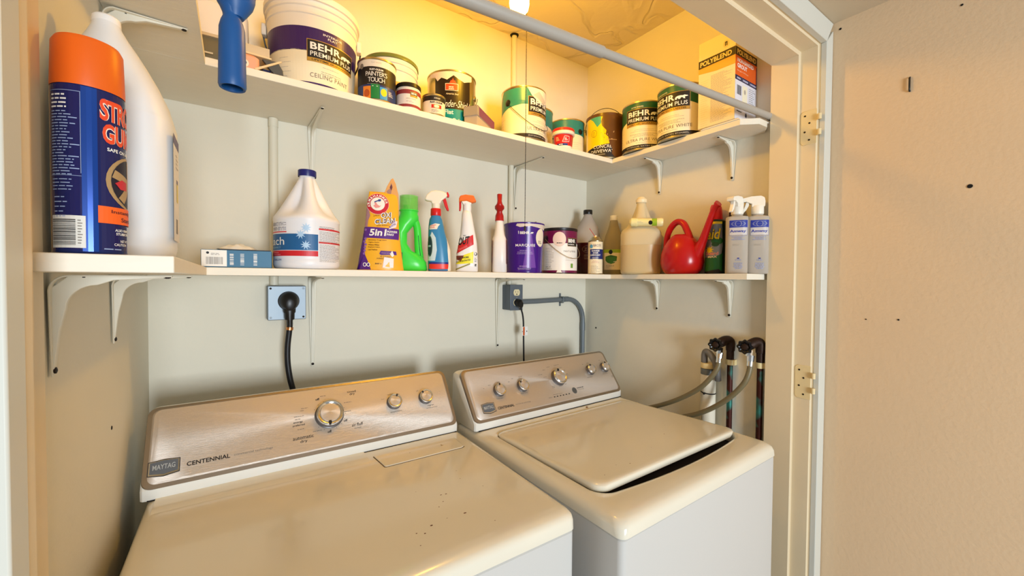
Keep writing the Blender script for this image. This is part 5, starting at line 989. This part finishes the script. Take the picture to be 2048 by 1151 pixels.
MB().tube([(.146,-.012,.238),(.153,-.0125,.243)],[.0118,.0125],RW,22).build('spout_rim',t)
# green bug spray
x,y=1.4395,.805; r=.0325; t=thing('spray_can','green insect spray can with red cap behind the watering can spout','spray can',(x,y,MZ),face(x,y,0))
MB().lathe([(r-.003,.001),(r-.001,0),(r+.0008,.002),(r,.005),(r,.186),(r+.001,.188),(r-.001,.192),(r-.008,.196)],C('raid_base',34,42,36,.3,metal=.3),48).build('body',t)
p=Print(cyl(r),res=.005); GR1=C('raid_green',30,104,48,.3); GR2=C('raid_grey',140,146,150,.3,metal=.4); YL=C('raid_yellow',246,214,20,.35)
wrap(p,r,.005,.186,C('raid_dark',26,52,30,.3)); p.poly([(-.06,.06),(.02,.06),(.026,.10),(.022,.18),(-.01,.18),(-.06,.14)],GR2,1); p.poly([(-.06,.01),(.024,.01),(.026,.075),(.0,.062),(-.06,.055)],GR1,2); p.ell(.006,.118,.020,.013,GR1,2); p.ell(.0,.106,.012,.008,C('raid_leaf',40,84,40),3)
p.rect(-.09,.178,.022,.1865,YL,2); p.text('Raid',-.050,.122,.062,.040,INK,3,bold=.05,shear=.15); p.text('Raid',-.051,.124,.062,.038,YL,4,bold=.02,shear=.15); p.star(-.020,.086,.017,9,YL,4); p.text('Guard',-.036,.068,.046,.012,C('raid_pink',240,150,130),5,bold=.03); p.text('MAX',-.024,.058,.03,.007,CREAM,5,bold=.02); p.poly([(-.05,.006),(.012,.018),(.024,.008),(.024,.005),(-.05,.005)],INK,4)
p.rect(.027,.01,.0275,.18,INK,3); p.para(.030,.16,.012,26,C('raid_tan',150,130,90),lh=.0055,th=.001,layer=3); p.build('label',t)
MB().lathe([(.024,.192),(.0235,.196),(.021,.226),(.019,.240),(.0155,.250),(.0001,.252)],RDP,36).build('cap',t)
# black can behind
x,y=1.4465,.7400; r=.026; t=thing('spray_can','dark can with orange lettering squeezed beside the first clear sprayer','spray can',(x,y,MZ),face(x,y,-40))
MB().lathe([(r-.003,.001),(r-.001,0),(r+.0008,.002),(r,.005),(r,.180),(r-.002,.186),(r-.008,.192)],C('black_can',26,18,18,.3),40).build('body',t)
p=Print(cyl(r),res=.005)
for k,ch in enumerate('FORMULA'): p.text(ch,-.014,.150-k*.020,.010,.014,C('orange_letter',236,150,50) if k%3 else WHITE,1,bold=.03,rot=.0)
p.build('label',t); MB().lathe([(.019,.190),(.0185,.222),(.016,.236),(.011,.242),(.0001,.243)],BLACK,30).build('cap',t)
# clear sprayers
def amway(x,y,label,full,rz,ang):
    t=thing('spray_bottle',label,'spray bottle',(x,y,MZ),rz,'clear sprayers with blue print')
    cl=mat('clear_grey_plastic',(212,202,188),.25,trans=.3,ior=1.1)
    bd=MB().loft([(0,0,0,.030,.026,3.2),(.003,0,0,.0335,.030,3.2),(.185,0,0,.0335,.030,3.2),(.189,0,0,.0325,.029,3),(.192,0,0,.022,.020,2.4),(.194,0,0,.0165,.0165,2),(.203,0,0,.0165,.0165,2)],cl,56); bd.build('bottle_body',t,smooth=60); bv=bd.bvh()
    AB=C('print_royal_blue',40,56,156,.4); AL=C('print_faint_blue',150,154,182,.4); p=Print(onto(bv),res=.004,base=.0004)
    p.rect(-.022,.152,.030,.176,AB,1); p.rect(-.022,.1265,.030,.1520,C('print_window',206,200,196,.4),0)
    for a_,b_,c_,d_ in ((-.022,.1265,.030,.1272),(-.022,.1265,-.0215,.152),(.0295,.1265,.030,.152)): p.rect(a_,b_,c_,d_,AB,1)
    for q in range(4): p.ell(.004,.164,.020-q*.005,.0088,AL,2+q,20) if q%2==0 else p.ell(.004,.164,.0190-q*.005+.004,.0080,AB,2+q,20)
    p.rect(-.018,.1636,.026,.1640,AL,6); p.text('Amway',-.020,.133,.046,.012,AB,2,bold=.02)
    for k in range(3): p.para(-.016,.123-k*.0045,.040,1,AL,th=.003,center=True,seed=k)
    p.text('SPRAY',-.012,.092,.020,.006,LGREY,1,bold=-.01); 
    for k,w_ in enumerate((.012,.026,.0,.030,.038,.044,.026)):
        if w_: p.para(.006-w_/2,.052-k*.0055,w_,1,AL if k else AB,th=.0035,center=True,seed=k+3)
    p.build('label',t)
    WS=C('sprayer_white',240,234,220,.35)
    MB().lathe([(.018,.198),(.0185,.200),(.0185,.222),(.017,.226)],WS,32).build('collar',t)
    hb=Matrix.Rotation(ang,4,'Z')
    MB().prism([(-.020,.224),(-.0205,.240),(-.018,.252),(-.008,.258),(.020,.2575),(.046,.252),(.050,.246),(.048,.238),(.034,.240),(.018,.232),(.0185,.222),(-.018,.222)],-.012,.012,WS,'Y',hb).build('trigger_head',t,bevel=.003)
    MB().prism([(.026,.238),(.034,.240),(.038,.226),(.047,.204),(.044,.201),(.033,.214),(.026,.228)],-.006,.006,WS,'Y',hb).build('trigger',t,bevel=.0015)
amway(1.391,.7045,'clear spray bottle with blue print, its white head turned towards us',1,face(1.391,.7045,0),R(-115))
amway(1.438,.6620,'rightmost clear spray bottle with blue print, half hidden by the door frame',0,face(1.44,.664,6),R(182))
bpy.context.view_layer.update()
